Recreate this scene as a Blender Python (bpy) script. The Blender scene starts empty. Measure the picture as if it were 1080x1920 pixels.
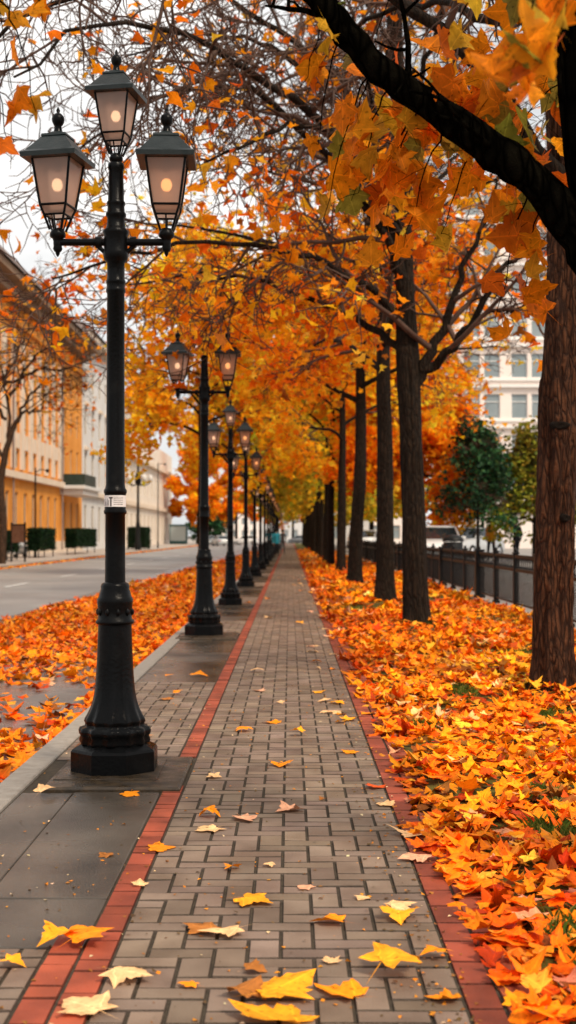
import bpy, bmesh, math, random
import numpy as np
from mathutils import Vector, Matrix
PI = math.pi
rnd = random.Random(11)
scene = bpy.context.scene
C = scene.collection

# ------------------------------------------------------------------ helpers
def tag(o, label=None, cat=None, group=None, kind=None):
    if label: o['label'] = label
    if cat: o['category'] = cat
    if group: o['group'] = group
    if kind: o['kind'] = kind
    return o

def empty(name, loc=(0, 0, 0), rz=0, label=None, cat=None, group=None):
    o = bpy.data.objects.new(name, None); C.objects.link(o)
    o.empty_display_size = .2
    o.location = loc; o.rotation_euler = (0, 0, rz)
    return tag(o, label, cat, group)

def link(name, me, parent=None, loc=None):
    o = bpy.data.objects.new(name, me); C.objects.link(o)
    if parent is not None: o.parent = parent
    if loc is not None: o.location = loc
    return o

def copy_tree(o, parent=None):
    c = o.copy(); C.objects.link(c)
    if parent is not None: c.parent = parent
    for ch in list(o.children): copy_tree(ch, c)
    return c

def np_mesh(name, V, F, mats, smooth=False, colors=None, fmat=None, luv=None):
    """V (n,3); F (m,k) int array or list of such arrays; colors (n,3)."""
    if not isinstance(F, list): F = [F]
    F = [np.asarray(f, dtype=np.int32) for f in F if len(f)]
    me = bpy.data.meshes.new(name)
    V = np.asarray(V, dtype=np.float32)
    me.vertices.add(len(V)); me.vertices.foreach_set('co', V.ravel())
    loops = np.concatenate([f.ravel() for f in F])
    counts = np.concatenate([np.full(len(f), f.shape[1], dtype=np.int32) for f in F])
    starts = np.concatenate([[0], np.cumsum(counts)[:-1]]).astype(np.int32)
    me.loops.add(len(loops)); me.loops.foreach_set('vertex_index', loops)
    me.polygons.add(len(counts)); me.polygons.foreach_set('loop_start', starts)
    me.polygons.foreach_set('use_smooth', np.full(len(counts), bool(smooth)))
    if not isinstance(mats, (list, tuple)): mats = [mats]
    for m in mats: me.materials.append(m)
    if fmat is not None: me.polygons.foreach_set('material_index', np.asarray(fmat, dtype=np.int32))
    if colors is not None:
        a = me.color_attributes.new('Col', 'FLOAT_COLOR', 'POINT')
        cc = np.ones((len(V), 4), dtype=np.float32); cc[:, :3] = colors
        a.data.foreach_set('color', cc.ravel())
    if luv is not None:
        a = me.attributes.new('LUV', 'FLOAT_VECTOR', 'POINT'); q = np.zeros((len(V), 3), np.float32); q[:, :2] = luv; a.data.foreach_set('vector', q.ravel())
    me.update(calc_edges=True); me.validate()
    return me

class MB:
    """collects shapes and makes ONE mesh object out of them"""
    def __init__(s): s.v = []; s.f = []; s.sm = []; s.c = []; s.col = None
    def add(s, vs, fs, smooth=False):
        o = len(s.v); s.v += [tuple(map(float, v)) for v in vs]
        for f in fs: s.f.append(tuple(i + o for i in f)); s.sm.append(smooth)
        if s.col is not None: s.c += [s.col] * len(vs)
    def box(s, x0, x1, y0, y1, z0, z1, bev=0):
        if bev <= 0:
            vs = [(x, y, z) for z in (z0, z1) for x, y in ((x0, y0), (x1, y0), (x1, y1), (x0, y1))]
            s.add(vs, [(3, 2, 1, 0), (4, 5, 6, 7), (0, 1, 5, 4), (1, 2, 6, 5), (2, 3, 7, 6), (3, 0, 4, 7)])
        else:
            b = bev
            def ring(d, z): return [(x0 + d, y0 + d, z), (x1 - d, y0 + d, z), (x1 - d, y1 - d, z), (x0 + d, y1 - d, z)]
            vs = ring(b, z0) + ring(0, z0 + b) + ring(0, z1 - b) + ring(b, z1)
            fs = [(3, 2, 1, 0), (12, 13, 14, 15)]
            for k in range(3):
                for i in range(4): j = (i + 1) % 4; fs.append((4*k+i, 4*k+j, 4*k+4+j, 4*k+4+i))
            s.add(vs, fs)
    def lathe(s, prof, n=24, cx=0, cy=0, z0=0, fn=None, smooth=True, rot=0, cap=True):
        vs = []; fs = []
        for k, (r, z) in enumerate(prof):
            for i in range(n):
                a = rot + 2*PI*i/n
                rr = r * (fn(a, z) if fn else 1)
                vs.append((cx + rr*math.cos(a), cy + rr*math.sin(a), z0 + z))
        for k in range(len(prof)-1):
            for i in range(n): j = (i+1) % n; fs.append((k*n+i, k*n+j, k*n+n+j, k*n+n+i))
        s.add(vs, fs, smooth)
        if cap:
            m = len(prof)-1
            s.add([vs[i] for i in range(n)][::-1], [tuple(range(n))])
            s.add([vs[m*n+i] for i in range(n)], [tuple(range(n))])
    def tube(s, pts, rad, n=8, smooth=True, cap=True):
        v, f = tube(np.array(pts, float), np.array([rad]*len(pts) if np.isscalar(rad) else rad, float), n)
        s.add(v, f.tolist(), smooth)
        if cap:
            s.add(v[:n][::-1], [tuple(range(n))]); s.add(v[-n:], [tuple(range(n))])
    def frust(s, h0, z0, h1, z1, cap0=True, cap1=True):
        vs = [(-h0, -h0, z0), (h0, -h0, z0), (h0, h0, z0), (-h0, h0, z0), (-h1, -h1, z1), (h1, -h1, z1), (h1, h1, z1), (-h1, h1, z1)]
        fs = [(0, 1, 5, 4), (1, 2, 6, 5), (2, 3, 7, 6), (3, 0, 4, 7)]
        if cap0: fs.append((3, 2, 1, 0))
        if cap1: fs.append((4, 5, 6, 7))
        s.add(vs, fs)
    def mesh(s, name, m):
        me = bpy.data.meshes.new(name); me.from_pydata(s.v, [], s.f)
        for mm in (m if isinstance(m, (list, tuple)) else [m]): me.materials.append(mm)
        me.polygons.foreach_set('use_smooth', s.sm)
        if s.col is not None:
            a = me.color_attributes.new('Col', 'FLOAT_COLOR', 'POINT')
            cc = np.ones((len(s.v), 4), dtype=np.float32); cc[:, :3] = np.array(s.c)
            a.data.foreach_set('color', cc.ravel())
        me.update(); return me
    def build(s, name, m, parent=None, loc=None): return link(name, s.mesh(name, m), parent, loc)

def tube(P, R, n):
    m = len(P)
    T = np.gradient(P, axis=0); T /= np.linalg.norm(T, axis=1)[:, None] + 1e-9
    ref = np.array([0, 0, 1.]) if abs(T[:, 2]).mean() < .8 else np.array([1., 0, 0])
    U = np.cross(T, ref); U /= np.linalg.norm(U, axis=1)[:, None] + 1e-9
    W = np.cross(T, U)
    a = np.arange(n)*2*PI/n
    V = P[:, None, :] + R[:, None, None]*(np.cos(a)[None, :, None]*U[:, None, :] + np.sin(a)[None, :, None]*W[:, None, :])
    i = np.arange(n); j = (i+1) % n; k = (np.arange(m-1)*n)[:, None]
    F = np.stack([k+i, k+n+i, k+n+j, k+j], axis=-1).reshape(-1, 4)
    return V.reshape(-1, 3), F

# ------------------------------------------------------------------ materials
def mat(name, c1, rough=.7, c2=None, scale=5., detail=6, bump=0., bscale=None, metal=0., stretch=(1, 1, 1), rough2=None, attr=False, spec=.22, ramp=(.35, .65), coat=0):
    m = bpy.data.materials.new(name); m.use_nodes = True
    nt = m.node_tree; N = nt.nodes; L = nt.links
    b = N['Principled BSDF']
    b.inputs['Base Color'].default_value = (*c1, 1); b.inputs['Roughness'].default_value = rough
    b.inputs['Metallic'].default_value = metal; b.inputs['Specular IOR Level'].default_value = spec
    if coat: b.inputs['Coat Weight'].default_value = coat
    tc = N.new('ShaderNodeTexCoord'); mp = N.new('ShaderNodeMapping'); mp.inputs['Scale'].default_value = stretch
    L.new(tc.outputs['Object'], mp.inputs['Vector'])
    nz = N.new('ShaderNodeTexNoise'); nz.inputs['Scale'].default_value = scale; nz.inputs['Detail'].default_value = detail
    L.new(mp.outputs['Vector'], nz.inputs['Vector'])
    rp = N.new('ShaderNodeMapRange'); rp.inputs[1].default_value = ramp[0]; rp.inputs[2].default_value = ramp[1]
    L.new(nz.outputs['Fac'], rp.inputs[0])
    if c2 is not None:
        mx = N.new('ShaderNodeMix'); mx.data_type = 'RGBA'
        mx.inputs[6].default_value = (*c1, 1); mx.inputs[7].default_value = (*c2, 1)
        L.new(rp.outputs[0], mx.inputs[0]); col = mx.outputs[2]
        if attr:
            at = N.new('ShaderNodeAttribute'); at.attribute_name = 'Col'
            mm = N.new('ShaderNodeMix'); mm.data_type = 'RGBA'; mm.blend_type = 'MULTIPLY'; mm.inputs[0].default_value = 1
            L.new(col, mm.inputs[6]); L.new(at.outputs['Color'], mm.inputs[7]); col = mm.outputs[2]
        L.new(col, b.inputs['Base Color'])
    if rough2 is not None:
        n3 = N.new('ShaderNodeTexNoise'); n3.inputs['Scale'].default_value = scale*.37; n3.inputs['Detail'].default_value = 4
        L.new(mp.outputs['Vector'], n3.inputs['Vector'])
        mr = N.new('ShaderNodeMapRange'); mr.inputs[1].default_value = .4; mr.inputs[2].default_value = .62
        mr.inputs[3].default_value = rough; mr.inputs[4].default_value = rough2
        L.new(n3.outputs['Fac'], mr.inputs[0]); L.new(mr.outputs[0], b.inputs['Roughness'])
    if bump:
        n2 = N.new('ShaderNodeTexNoise'); n2.inputs['Scale'].default_value = bscale or scale*4; n2.inputs['Detail'].default_value = 8
        L.new(mp.outputs['Vector'], n2.inputs['Vector'])
        bp = N.new('ShaderNodeBump'); bp.inputs['Strength'].default_value = bump; bp.inputs['Distance'].default_value = .02
        L.new(n2.outputs['Fac'], bp.inputs['Height']); L.new(bp.outputs['Normal'], b.inputs['Normal'])
    return m

def leaf_mat(name, trans=.35, rough=.55, gain=1.0):
    m = bpy.data.materials.new(name); m.use_nodes = True
    nt = m.node_tree; N = nt.nodes; L = nt.links
    b = N['Principled BSDF']; out = N['Material Output']
    def math_(op, x, y=None, cl=False):
        q = N.new('ShaderNodeMath'); q.operation = op; q.use_clamp = cl
        for i, v in enumerate((x, y)):
            if v is None: continue
            if isinstance(v, (int, float)): q.inputs[i].default_value = v
            else: L.new(v, q.inputs[i])
        return q.outputs[0]
    at = N.new('ShaderNodeAttribute'); at.attribute_name = 'Col'
    geo = N.new('ShaderNodeNewGeometry')
    nz = N.new('ShaderNodeTexNoise'); nz.inputs['Scale'].default_value = 24; nz.inputs['Detail'].default_value = 4
    L.new(geo.outputs['Position'], nz.inputs['Vector'])
    mr = N.new('ShaderNodeMapRange'); mr.inputs[1].default_value = .3; mr.inputs[2].default_value = .7; mr.inputs[3].default_value = .72*gain; mr.inputs[4].default_value = 1.15*gain
    L.new(nz.outputs['Fac'], mr.inputs[0])
    # veins fanning out from the stalk
    uv = N.new('ShaderNodeAttribute'); uv.attribute_name = 'LUV'
    sx = N.new('ShaderNodeSeparateXYZ'); L.new(uv.outputs['Vector'], sx.inputs[0])
    ax = math_('ABSOLUTE', sx.outputs[0]); ang = math_('ARCTAN2', ax, sx.outputs[1])
    rr = math_('SQRT', math_('ADD', math_('MULTIPLY', ax, ax), math_('MULTIPLY', sx.outputs[1], sx.outputs[1])))
    d = None
    for k in (0., .93, 1.72):
        e = math_('MULTIPLY', math_('ABSOLUTE', math_('SUBTRACT', ang, k)), rr); d = e if d is None else math_('MINIMUM', d, e)
    side = math_('ABSOLUTE', math_('SUBTRACT', math_('FRACT', math_('ADD', math_('MULTIPLY', rr, 7.), math_('MULTIPLY', d, 9.))), .5))
    fine = math_('MULTIPLY', math_('LESS_THAN', side, .06), .35)
    vein = N.new('ShaderNodeMapRange'); vein.inputs[1].default_value = .008; vein.inputs[2].default_value = .022; vein.inputs[3].default_value = 1; vein.inputs[4].default_value = 0
    L.new(d, vein.inputs[0])
    vm_ = math_('MULTIPLY', math_('MAXIMUM', vein.outputs[0], fine), math_('GREATER_THAN', rr, .04))
    n2 = N.new('ShaderNodeTexNoise'); n2.inputs['Scale'].default_value = 55; n2.inputs['Detail'].default_value = 3; L.new(geo.outputs['Position'], n2.inputs['Vector'])
    sp = N.new('ShaderNodeMapRange'); sp.inputs[1].default_value = .60; sp.inputs[2].default_value = .68; sp.inputs[3].default_value = 1; sp.inputs[4].default_value = .5
    L.new(n2.outputs['Fac'], sp.inputs[0])
    fac = math_('MULTIPLY', math_('MULTIPLY', mr.outputs[0], sp.outputs[0]), math_('ADD', 1., math_('MULTIPLY', vm_, .38)))
    vm = N.new('ShaderNodeVectorMath'); vm.operation = 'SCALE'
    L.new(at.outputs['Color'], vm.inputs[0]); L.new(fac, vm.inputs['Scale'])
    L.new(vm.outputs[0], b.inputs['Base Color']); b.inputs['Roughness'].default_value = rough
    b.inputs['Specular IOR Level'].default_value = .08
    tr = N.new('ShaderNodeBsdfTranslucent'); L.new(vm.outputs[0], tr.inputs['Color'])
    mx = N.new('ShaderNodeMixShader'); mx.inputs[0].default_value = trans
    L.new(b.outputs[0], mx.inputs[1]); L.new(tr.outputs[0], mx.inputs[2]); L.new(mx.outputs[0], out.inputs['Surface'])
    return m

def bark_mat(name, c1, c2, scale=14, bump=.9, spec=.15):
    m = bpy.data.materials.new(name); m.use_nodes = True
    nt = m.node_tree; N = nt.nodes; L = nt.links; b = N['Principled BSDF']
    b.inputs['Roughness'].default_value = .85; b.inputs['Specular IOR Level'].default_value = spec
    tc = N.new('ShaderNodeTexCoord'); mp = N.new('ShaderNodeMapping'); mp.inputs['Scale'].default_value = (1, 1, .2)
    L.new(tc.outputs['Object'], mp.inputs['Vector'])
    n1 = N.new('ShaderNodeTexNoise'); n1.inputs['Scale'].default_value = scale*.7; n1.inputs['Detail'].default_value = 3
    L.new(mp.outputs['Vector'], n1.inputs['Vector'])
    add = N.new('ShaderNodeVectorMath'); add.operation = 'MULTIPLY_ADD'; add.inputs[1].default_value = (.09, .09, .09)
    L.new(n1.outputs['Color'], add.inputs[0]); L.new(mp.outputs['Vector'], add.inputs[2])
    vo = N.new('ShaderNodeTexVoronoi'); vo.feature = 'DISTANCE_TO_EDGE'; vo.inputs['Scale'].default_value = scale*1.5
    L.new(add.outputs[0], vo.inputs['Vector'])
    mr = N.new('ShaderNodeMapRange'); mr.inputs[1].default_value = .0; mr.inputs[2].default_value = .28; L.new(vo.outputs['Distance'], mr.inputs[0])
    n2 = N.new('ShaderNodeTexNoise'); n2.inputs['Scale'].default_value = 7; n2.inputs['Detail'].default_value = 9; n2.inputs['Roughness'].default_value = .7
    L.new(tc.outputs['Object'], n2.inputs['Vector'])
    ml = N.new('ShaderNodeMath'); ml.operation = 'MULTIPLY'; L.new(mr.outputs[0], ml.inputs[0])
    m2 = N.new('ShaderNodeMapRange'); m2.inputs[1].default_value = .3; m2.inputs[2].default_value = .7; m2.inputs[3].default_value = .25; m2.inputs[4].default_value = 1.1
    L.new(n2.outputs['Fac'], m2.inputs[0]); L.new(m2.outputs[0], ml.inputs[1])
    mx = N.new('ShaderNodeMix'); mx.data_type = 'RGBA'; mx.inputs[6].default_value = (*c1, 1); mx.inputs[7].default_value = (*c2, 1)
    L.new(ml.outputs[0], mx.inputs[0]); L.new(mx.outputs[2], b.inputs['Base Color'])
    bp = N.new('ShaderNodeBump'); bp.inputs['Strength'].default_value = bump; bp.inputs['Distance'].default_value = .025
    L.new(ml.outputs[0], bp.inputs['Height']); L.new(bp.outputs['Normal'], b.inputs['Normal'])
    return m

M = {}
M['iron'] = mat('black_iron_paint', (.0028, .0029, .0032), .2, (.009, .0088, .0085), ramp=(.58, .8), scale=7, bump=.12, bscale=60, spec=.5, rough2=.4)
for _k in ('iron',): M[_k].node_tree.nodes['Principled BSDF'].inputs['IOR'].default_value = 1.2
M['roof_iron'] = mat('lantern_roof_paint', (.010, .016, .017), .36, (.018, .024, .025), scale=18, spec=.3, bump=.1)
M['paver'] = mat('grey_pavers', (.165, .112, .08), .58, (.265, .19, .14), scale=3.5, bump=.35, bscale=160, attr=True, rough2=.4)
M['redbrick'] = mat('red_pavers', (.23, .05, .026), .6, (.41, .085, .042), scale=4.5, bump=.35, bscale=150, attr=True)
M['joint'] = mat('joint_sand', (.045, .035, .026), .95, (.075, .058, .04), scale=40)
M['slab'] = mat('wet_dark_slab', (.038, .029, .022), .12, (.10, .08, .062), scale=1.7, bump=.2, bscale=120, rough2=.45, spec=.5)
M['kerb'] = mat('kerb_stone', (.27, .235, .2), .7, (.34, .3, .26), scale=14, bump=.3, bscale=120)
M['plate'] = mat('rusty_iron_plate', (.028, .02, .013), .25, (.07, .044, .022), spec=.4, scale=16, bump=.3, bscale=80, rough2=.6)
M['asphalt'] = mat('road_asphalt', (.22, .205, .195), .42, (.28, .265, .25), scale=.6, bump=.2, bscale=60, rough2=.62, spec=.4)
M['wetasphalt'] = mat('wet_parking_asphalt', (.1, .08, .07), .16, (.15, .125, .11), spec=.5, scale=2.2, bump=.2, bscale=70, rough2=.5)
M['walk'] = mat('pavement_far', (.36, .31, .27), .8, (.44, .38, .33), scale=2)
M['paint'] = mat('road_paint', (.7, .7, .68), .6, (.5, .5, .48), scale=4)
M['soil'] = mat('lawn_soil', (.05, .04, .01), .95, (.13, .11, .015), scale=7, bump=.5)
M['ground'] = mat('far_ground', (.16, .15, .14), .9, (.2, .19, .17), scale=.3)
M['leaf'] = leaf_mat('autumn_leaf', .5, gain=1.14)
M['litter'] = leaf_mat('fallen_leaf', .12, .5, gain=1.2)
M['green'] = leaf_mat('green_leaf', .25)
M['grass'] = leaf_mat('grass_blade', .25)
M['bark_reddish'] = bark_mat('brown_ridged_bark', (.016, .006, .003), (.13, .05, .022), 17, 1.)  # reddish brown bark of the big right-hand trunk
M['bark'] = bark_mat('dark_bark', (.008, .005, .003), (.035, .02, .011), 14, .9)
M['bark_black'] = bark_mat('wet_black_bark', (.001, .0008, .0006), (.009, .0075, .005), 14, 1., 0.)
M['bark_twig'] = mat('twig_bark', (.06, .03, .02), .8, (.12, .07, .05), scale=3)
M['bark_far'] = bark_mat('bare_tree_bark', (.03, .017, .01), (.09, .05, .03), 8, .4)

def glow(name, col, st):
    m = bpy.data.materials.new(name); m.use_nodes = True
    b = m.node_tree.nodes['Principled BSDF']; b.inputs['Base Color'].default_value = (*col, 1)
    b.inputs['Emission Color'].default_value = (*col, 1); b.inputs['Emission Strength'].default_value = st
    return m
def frosted(name):
    m = bpy.data.materials.new(name); m.use_nodes = True
    nt = m.node_tree; N = nt.nodes; L = nt.links; out = N['Material Output']; N.remove(N['Principled BSDF'])
    tc = N.new('ShaderNodeTexCoord'); nz = N.new('ShaderNodeTexNoise'); nz.inputs['Scale'].default_value = 9; L.new(tc.outputs['Object'], nz.inputs['Vector'])
    rp = N.new('ShaderNodeValToRGB'); rp.color_ramp.elements[0].color = (.44, .29, .22, 1); rp.color_ramp.elements[1].color = (.68, .49, .40, 1)
    L.new(nz.outputs['Fac'], rp.inputs[0])
    d = N.new('ShaderNodeBsdfDiffuse'); t = N.new('ShaderNodeBsdfTranslucent'); g = N.new('ShaderNodeBsdfGlossy'); g.inputs['Roughness'].default_value = .15
    p = N.new('ShaderNodeBsdfRefraction'); p.inputs['Color'].default_value = (.9, .72, .6, 1); p.inputs['IOR'].default_value = 1.12; p.inputs['Roughness'].default_value = .62
    L.new(rp.outputs[0], d.inputs['Color']); L.new(rp.outputs[0], t.inputs['Color'])
    m1 = N.new('ShaderNodeMixShader'); m1.inputs[0].default_value = .65; L.new(d.outputs[0], m1.inputs[1]); L.new(t.outputs[0], m1.inputs[2])
    m2 = N.new('ShaderNodeMixShader'); m2.inputs[0].default_value = .42; L.new(m1.outputs[0], m2.inputs[1]); L.new(p.outputs[0], m2.inputs[2])
    m3 = N.new('ShaderNodeMixShader'); m3.inputs[0].default_value = .06; L.new(m2.outputs[0], m3.inputs[1]); L.new(g.outputs[0], m3.inputs[2])
    L.new(m3.outputs[0], out.inputs['Surface'])
    return m
M['glass'] = frosted('frosted_lantern_glass')
M['bulb_white'] = glow('bulb_pale', (1, .72, .48), 2.6)
M['bulb_warm'] = glow('bulb_warm', (1, .48, .18), 3.2)

# ------------------------------------------------------------------ leaf templates
half_hi = [(0, .03), (.18, -.06), (.38, -.07), (.36, .06), (.35, .15), (.47, .24), (.58, .42), (.46, .45), (.40, .55), (.27, .53), (.29, .66), (.19, .73), (.12, .83), (0, 1.0)]
half_mid = [(0, 0), (.37, -.07), (.34, .15), (.57, .43), (.28, .53), (0, 1.)]
def leaf_template(half, lod):
    pts = half + [(-x, y) for x, y in half[-2:0:-1]]
    if lod == 2:
        P = np.array([(0, 0), (.42, .45), (0, 1.), (-.42, .45)]); F = np.array([(0, 1, 2), (0, 2, 3)])
    else:
        P = np.array([(0, .33)] + pts); n = len(pts)
        F = np.array([(0, 1+i, 1+(i+1) % n) for i in range(n)])
    P = P - np.array([0, .35])
    if lod == 0:
        k = len(P); P = np.vstack([P, [(-.012, -.31), (.012, -.31), (.06, -.85)]]); F = np.vstack([F, [(k, k+2, k+1)]])
    return P, F
TPL = [leaf_template(half_hi, 0), leaf_template(half_mid, 1), leaf_template(None or half_mid, 2)]

def rand_rot(rng, n, tilt):
    """rotation matrices: leaf plane tilted from horizontal by |N(0,tilt)|, random yaw"""
    yaw = rng.uniform(0, 2*PI, n); az = rng.uniform(0, 2*PI, n)
    th = np.abs(rng.normal(0, 1, n))*tilt if np.isscalar(tilt) else tilt
    cz, sz = np.cos(yaw), np.sin(yaw)
    Rz = np.zeros((n, 3, 3)); Rz[:, 0, 0] = cz; Rz[:, 0, 1] = -sz; Rz[:, 1, 0] = sz; Rz[:, 1, 1] = cz; Rz[:, 2, 2] = 1
    k = np.stack([np.cos(az), np.sin(az), np.zeros(n)], 1)
    K = np.zeros((n, 3, 3)); K[:, 0, 2] = k[:, 1]; K[:, 1, 2] = -k[:, 0]; K[:, 2, 0] = -k[:, 1]; K[:, 2, 1] = k[:, 0]
    I = np.eye(3)[None]
    R = I + np.sin(th)[:, None, None]*K + (1-np.cos(th))[:, None, None]*(K @ K)
    return R @ Rz

def leaves_mesh(name, rng, pos, size, cols, lod, m, tilt=.9, curl=.6, hang=None, flip=True):
    P, F = TPL[lod]; n = len(pos); k = len(P)
    a = rng.normal(0, curl, n); b = rng.normal(0, curl, n); c = rng.normal(0, curl*.8, n)
    x = P[:, 0][None]; y = P[:, 1][None]
    z = a[:, None]*x*x*1.6 + b[:, None]*y*y*1.0 + c[:, None]*x*y
    if lod == 0: z = z + .05*np.sin(9*x+rng.uniform(0, 6, n)[:, None])*np.abs(x)
    sx = rng.uniform(.8, 1.1, n)[:, None]
    jit = rng.normal(1, .07, (n, k)) if lod < 2 else np.ones((n, k))
    if lod == 0: jit[:, -3:] = 1
    T = np.stack([x*sx*jit, np.broadcast_to(y, z.shape)*jit, z], -1)                 # n,k,3
    R = rand_rot(rng, n, tilt)
    V = np.einsum('nij,nkj->nki', R, T)*np.asarray(size)[:, None, None] + pos[:, None, :]
    FF = (np.arange(n)*k)[:, None, None] + F[None]
    cc = np.repeat(cols, k, axis=0)
    # paler veins at the middle, darker lobe tips
    w = np.tile(1.1 - .28*np.hypot(P[:, 0], P[:, 1]), n)
    cc = np.clip(cc*w[:, None], 0, 1)
    return np_mesh(name, V.reshape(-1, 3), FF.reshape(-1, 3), m, lod < 2, cc, luv=np.tile(P+np.array([0, .32]), (n, 1)) if lod == 0 else None)

def pick(rng, pal, n, jit=.12):
    cols = np.array([c for c, w in pal], float); w = np.array([w for c, w in pal], float); w /= w.sum()
    c = cols[rng.choice(len(cols), n, p=w)]
    return np.clip(c*(1+rng.normal(0, jit, (n, 1)))*(1+rng.normal(0, jit*.5, (n, 3))), 0.003, 1)

PAL_ORANGE = [((.98, .28, .008), 5), ((1., .38, .012), 3), ((.9, .18, .006), 3), ((.65, .11, .006), 1.6), ((1., .48, .04), 1), ((.4, .13, .015), .8)]
PAL_GOLD = [((1., .52, .018), 4), ((.98, .40, .012), 3), ((.92, .60, .035), 2), ((.7, .45, .03), 1.2), ((.95, .25, .008), 1)]
PAL_OLIVE = [((.75, .46, .025), 3), ((.55, .42, .03), 3), ((.5, .45, .035), 3), ((.95, .48, .02), 2), ((.32, .33, .035), 1)]
PAL_FIRE = [((.95, .36, .012), 5), ((.9, .27, .01), 2), ((1., .46, .015), 3), ((.9, .2, .006), 1)]
PAL_CARPET = [((1., .27, .006), 6), ((1., .36, .010), 5), ((.95, .17, .005), 4), ((1., .47, .04), 1.8), ((.9, .52, .22), .7), ((.5, .06, .006), 1.5), ((.3, .1, .018), 1.2)]

# ------------------------------------------------------------------ trees
class Tree:
    def __init__(s, seed): s.rng = np.random.default_rng(seed); s.big = []; s.small = []; s.anch = []
    def path(s, p, d, L, n, wander, trop):
        rng = s.rng; pts = [np.array(p, float)]; d = np.array(d, float); d /= np.linalg.norm(d)
        for i in range(n):
            d = d + rng.normal(0, wander, 3) + np.array(trop)/n; d /= np.linalg.norm(d)
            pts.append(pts[-1] + d*L/n)
        return np.array(pts)
    def limb(s, pts, r0, r1, sides=10, lv=1):
        pts = np.array(pts, float); t = np.linspace(0, 1, len(pts))
        R = r0 + (r1-r0)*t**.85
        (s.big if lv < 2 else s.small).append((pts, R, sides)); return pts, R
    def smooth(s, ctrl, n=18, jit=.0):
        ctrl = np.array(ctrl, float); t = np.linspace(0, len(ctrl)-1, n); out = []
        m = len(ctrl)
        for q in t:
            i = min(int(q), m-2); f = q-i
            p0 = ctrl[max(i-1, 0)]; p1 = ctrl[i]; p2 = ctrl[i+1]; p3 = ctrl[min(i+2, m-1)]
            out.append(.5*((2*p1)+(-p0+p2)*f+(2*p0-5*p1+4*p2-p3)*f*f+(-p0+3*p1-3*p2+p3)*f**3))
        out = np.array(out)
        if jit: out[1:] += s.rng.normal(0, jit, (n-1, 3))
        return out
    def sprout(s, pts, R, specs, lv=0):
        """specs: per level (count, length, len_var, angle, t0, wander, trop, nseg, sides)"""
        if lv >= len(specs): return
        cnt, L, lvv, ang, t0, wander, trop, nseg, sides = specs[lv]
        rng = s.rng; n = len(pts)
        for k in range(cnt):
            t = t0 + (1-t0)*(k+rng.uniform(.1, .9))/cnt
            q = t*(n-1); i = min(int(q), n-2); f = q-i
            p = pts[i]*(1-f)+pts[i+1]*f; d = pts[i+1]-pts[i]; d = d/(np.linalg.norm(d)+1e-9)
            u = rng.normal(0, 1, 3); u -= d*u.dot(d); u /= np.linalg.norm(u)+1e-9
            a = ang*rng.uniform(.7, 1.3)
            dd = d*math.cos(a)+u*math.sin(a)
            l = L*(1-.45*t)*rng.uniform(1-lvv, 1+lvv)
            r = max(min((R[i]*(1-f)+R[i+1]*f)*.6, L*.022), .0045)
            cp = s.path(p, dd, l, nseg, wander, trop)
            cr = r*(1-np.linspace(0, 1, nseg+1))**.8 + max(r*.18, .0042)
            s.small.append((cp, cr, sides))
            s.anch.append((cp, lv+1))
            s.sprout(cp, cr, specs, lv+1)
    def tubes_mesh(s, name, lst, m):
        VV = []; FF = []; o = 0
        for P, R, n in lst:
            v, f = tube(P, R, n); VV.append(v); FF.append(f+o); o += len(v)
        return np_mesh(name, np.concatenate(VV), np.concatenate(FF), m, True)
    def leaf_points(s, minlv, per, spread):
        out = []
        for cp, lv in s.anch:
            if lv < minlv: continue
            n = s.rng.poisson(per)
            if n == 0: continue
            t = s.rng.uniform(.25, 1.05, n)*(len(cp)-1); t = np.clip(t, 0, len(cp)-1.001)
            i = t.astype(int); f = (t-i)[:, None]
            out.append(cp[i]*(1-f)+cp[i+1]*f + s.rng.normal(0, spread, (n, 3)) - np.array([0, 0, spread*.8]))
        return np.concatenate(out)

def trunk_mesh(name, ctrl, rads, m, seed=0, knots=(), rough=.05, nth=40, nh=110, flare=.5, flute=.06):
    """a bark-furrowed trunk: ctrl points with radii, knots = (height, angle, size, bulge)"""
    rng = np.random.default_rng(seed)
    ctrl = np.array(ctrl, float); hs = ctrl[:, 2]
    z = np.linspace(hs[0], hs[-1], nh)
    cx = np.interp(z, hs, ctrl[:, 0]); cy = np.interp(z, hs, ctrl[:, 1]); r = np.interp(z, hs, rads)
    ker = np.ones(9)/9
    def sm(a): return np.convolve(np.pad(a, 4, mode='edge'), ker, 'valid')
    cx, cy, r = sm(cx), sm(cy), sm(r)
    a = np.arange(nth)*2*PI/nth
    A, Z = np.meshgrid(a, z)
    rr = np.ones_like(A)
    for k in range(14):
        fa = rng.integers(6, 17); fz = rng.uniform(1, 9); ph = rng.uniform(0, 6.3)
        rr += rough*.28*np.sin(fa*A+ph+1.3*np.sin(fz*Z+ph*2))
    for k in range(8):
        fa = rng.integers(1, 5); fz = rng.uniform(.5, 3); ph = rng.uniform(0, 6.3)
        rr += rough*.3*np.sin(fa*A+fz*Z+ph)
    fl = np.exp(-(Z-hs[0])/.22)
    rr += flare*fl*(.75+flute*6*np.sin(5*A+seed)+.2*np.sin(3*A+1+seed))
    for (kh, ka, ks, kb) in knots:
        da = (A-ka+PI) % (2*PI)-PI
        d2 = ((Z-kh)/ks)**2+(da*np.interp(kh, z, r)/ks)**2
        rr += kb*np.exp(-d2*1.6) - kb*1.1*np.exp(-d2*9)
    rr = rr*r[:, None]
    V = np.stack([cx[:, None]+rr*np.cos(A), cy[:, None]+rr*np.sin(A), Z], -1).reshape(-1, 3)
    i = np.arange(nth); j = (i+1) % nth; k = (np.arange(nh-1)*nth)[:, None]
    F = np.stack([k+i, k+j, k+nth+j, k+nth+i], -1).reshape(-1, 4)
    return np_mesh(name, V, F, m, True)

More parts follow.
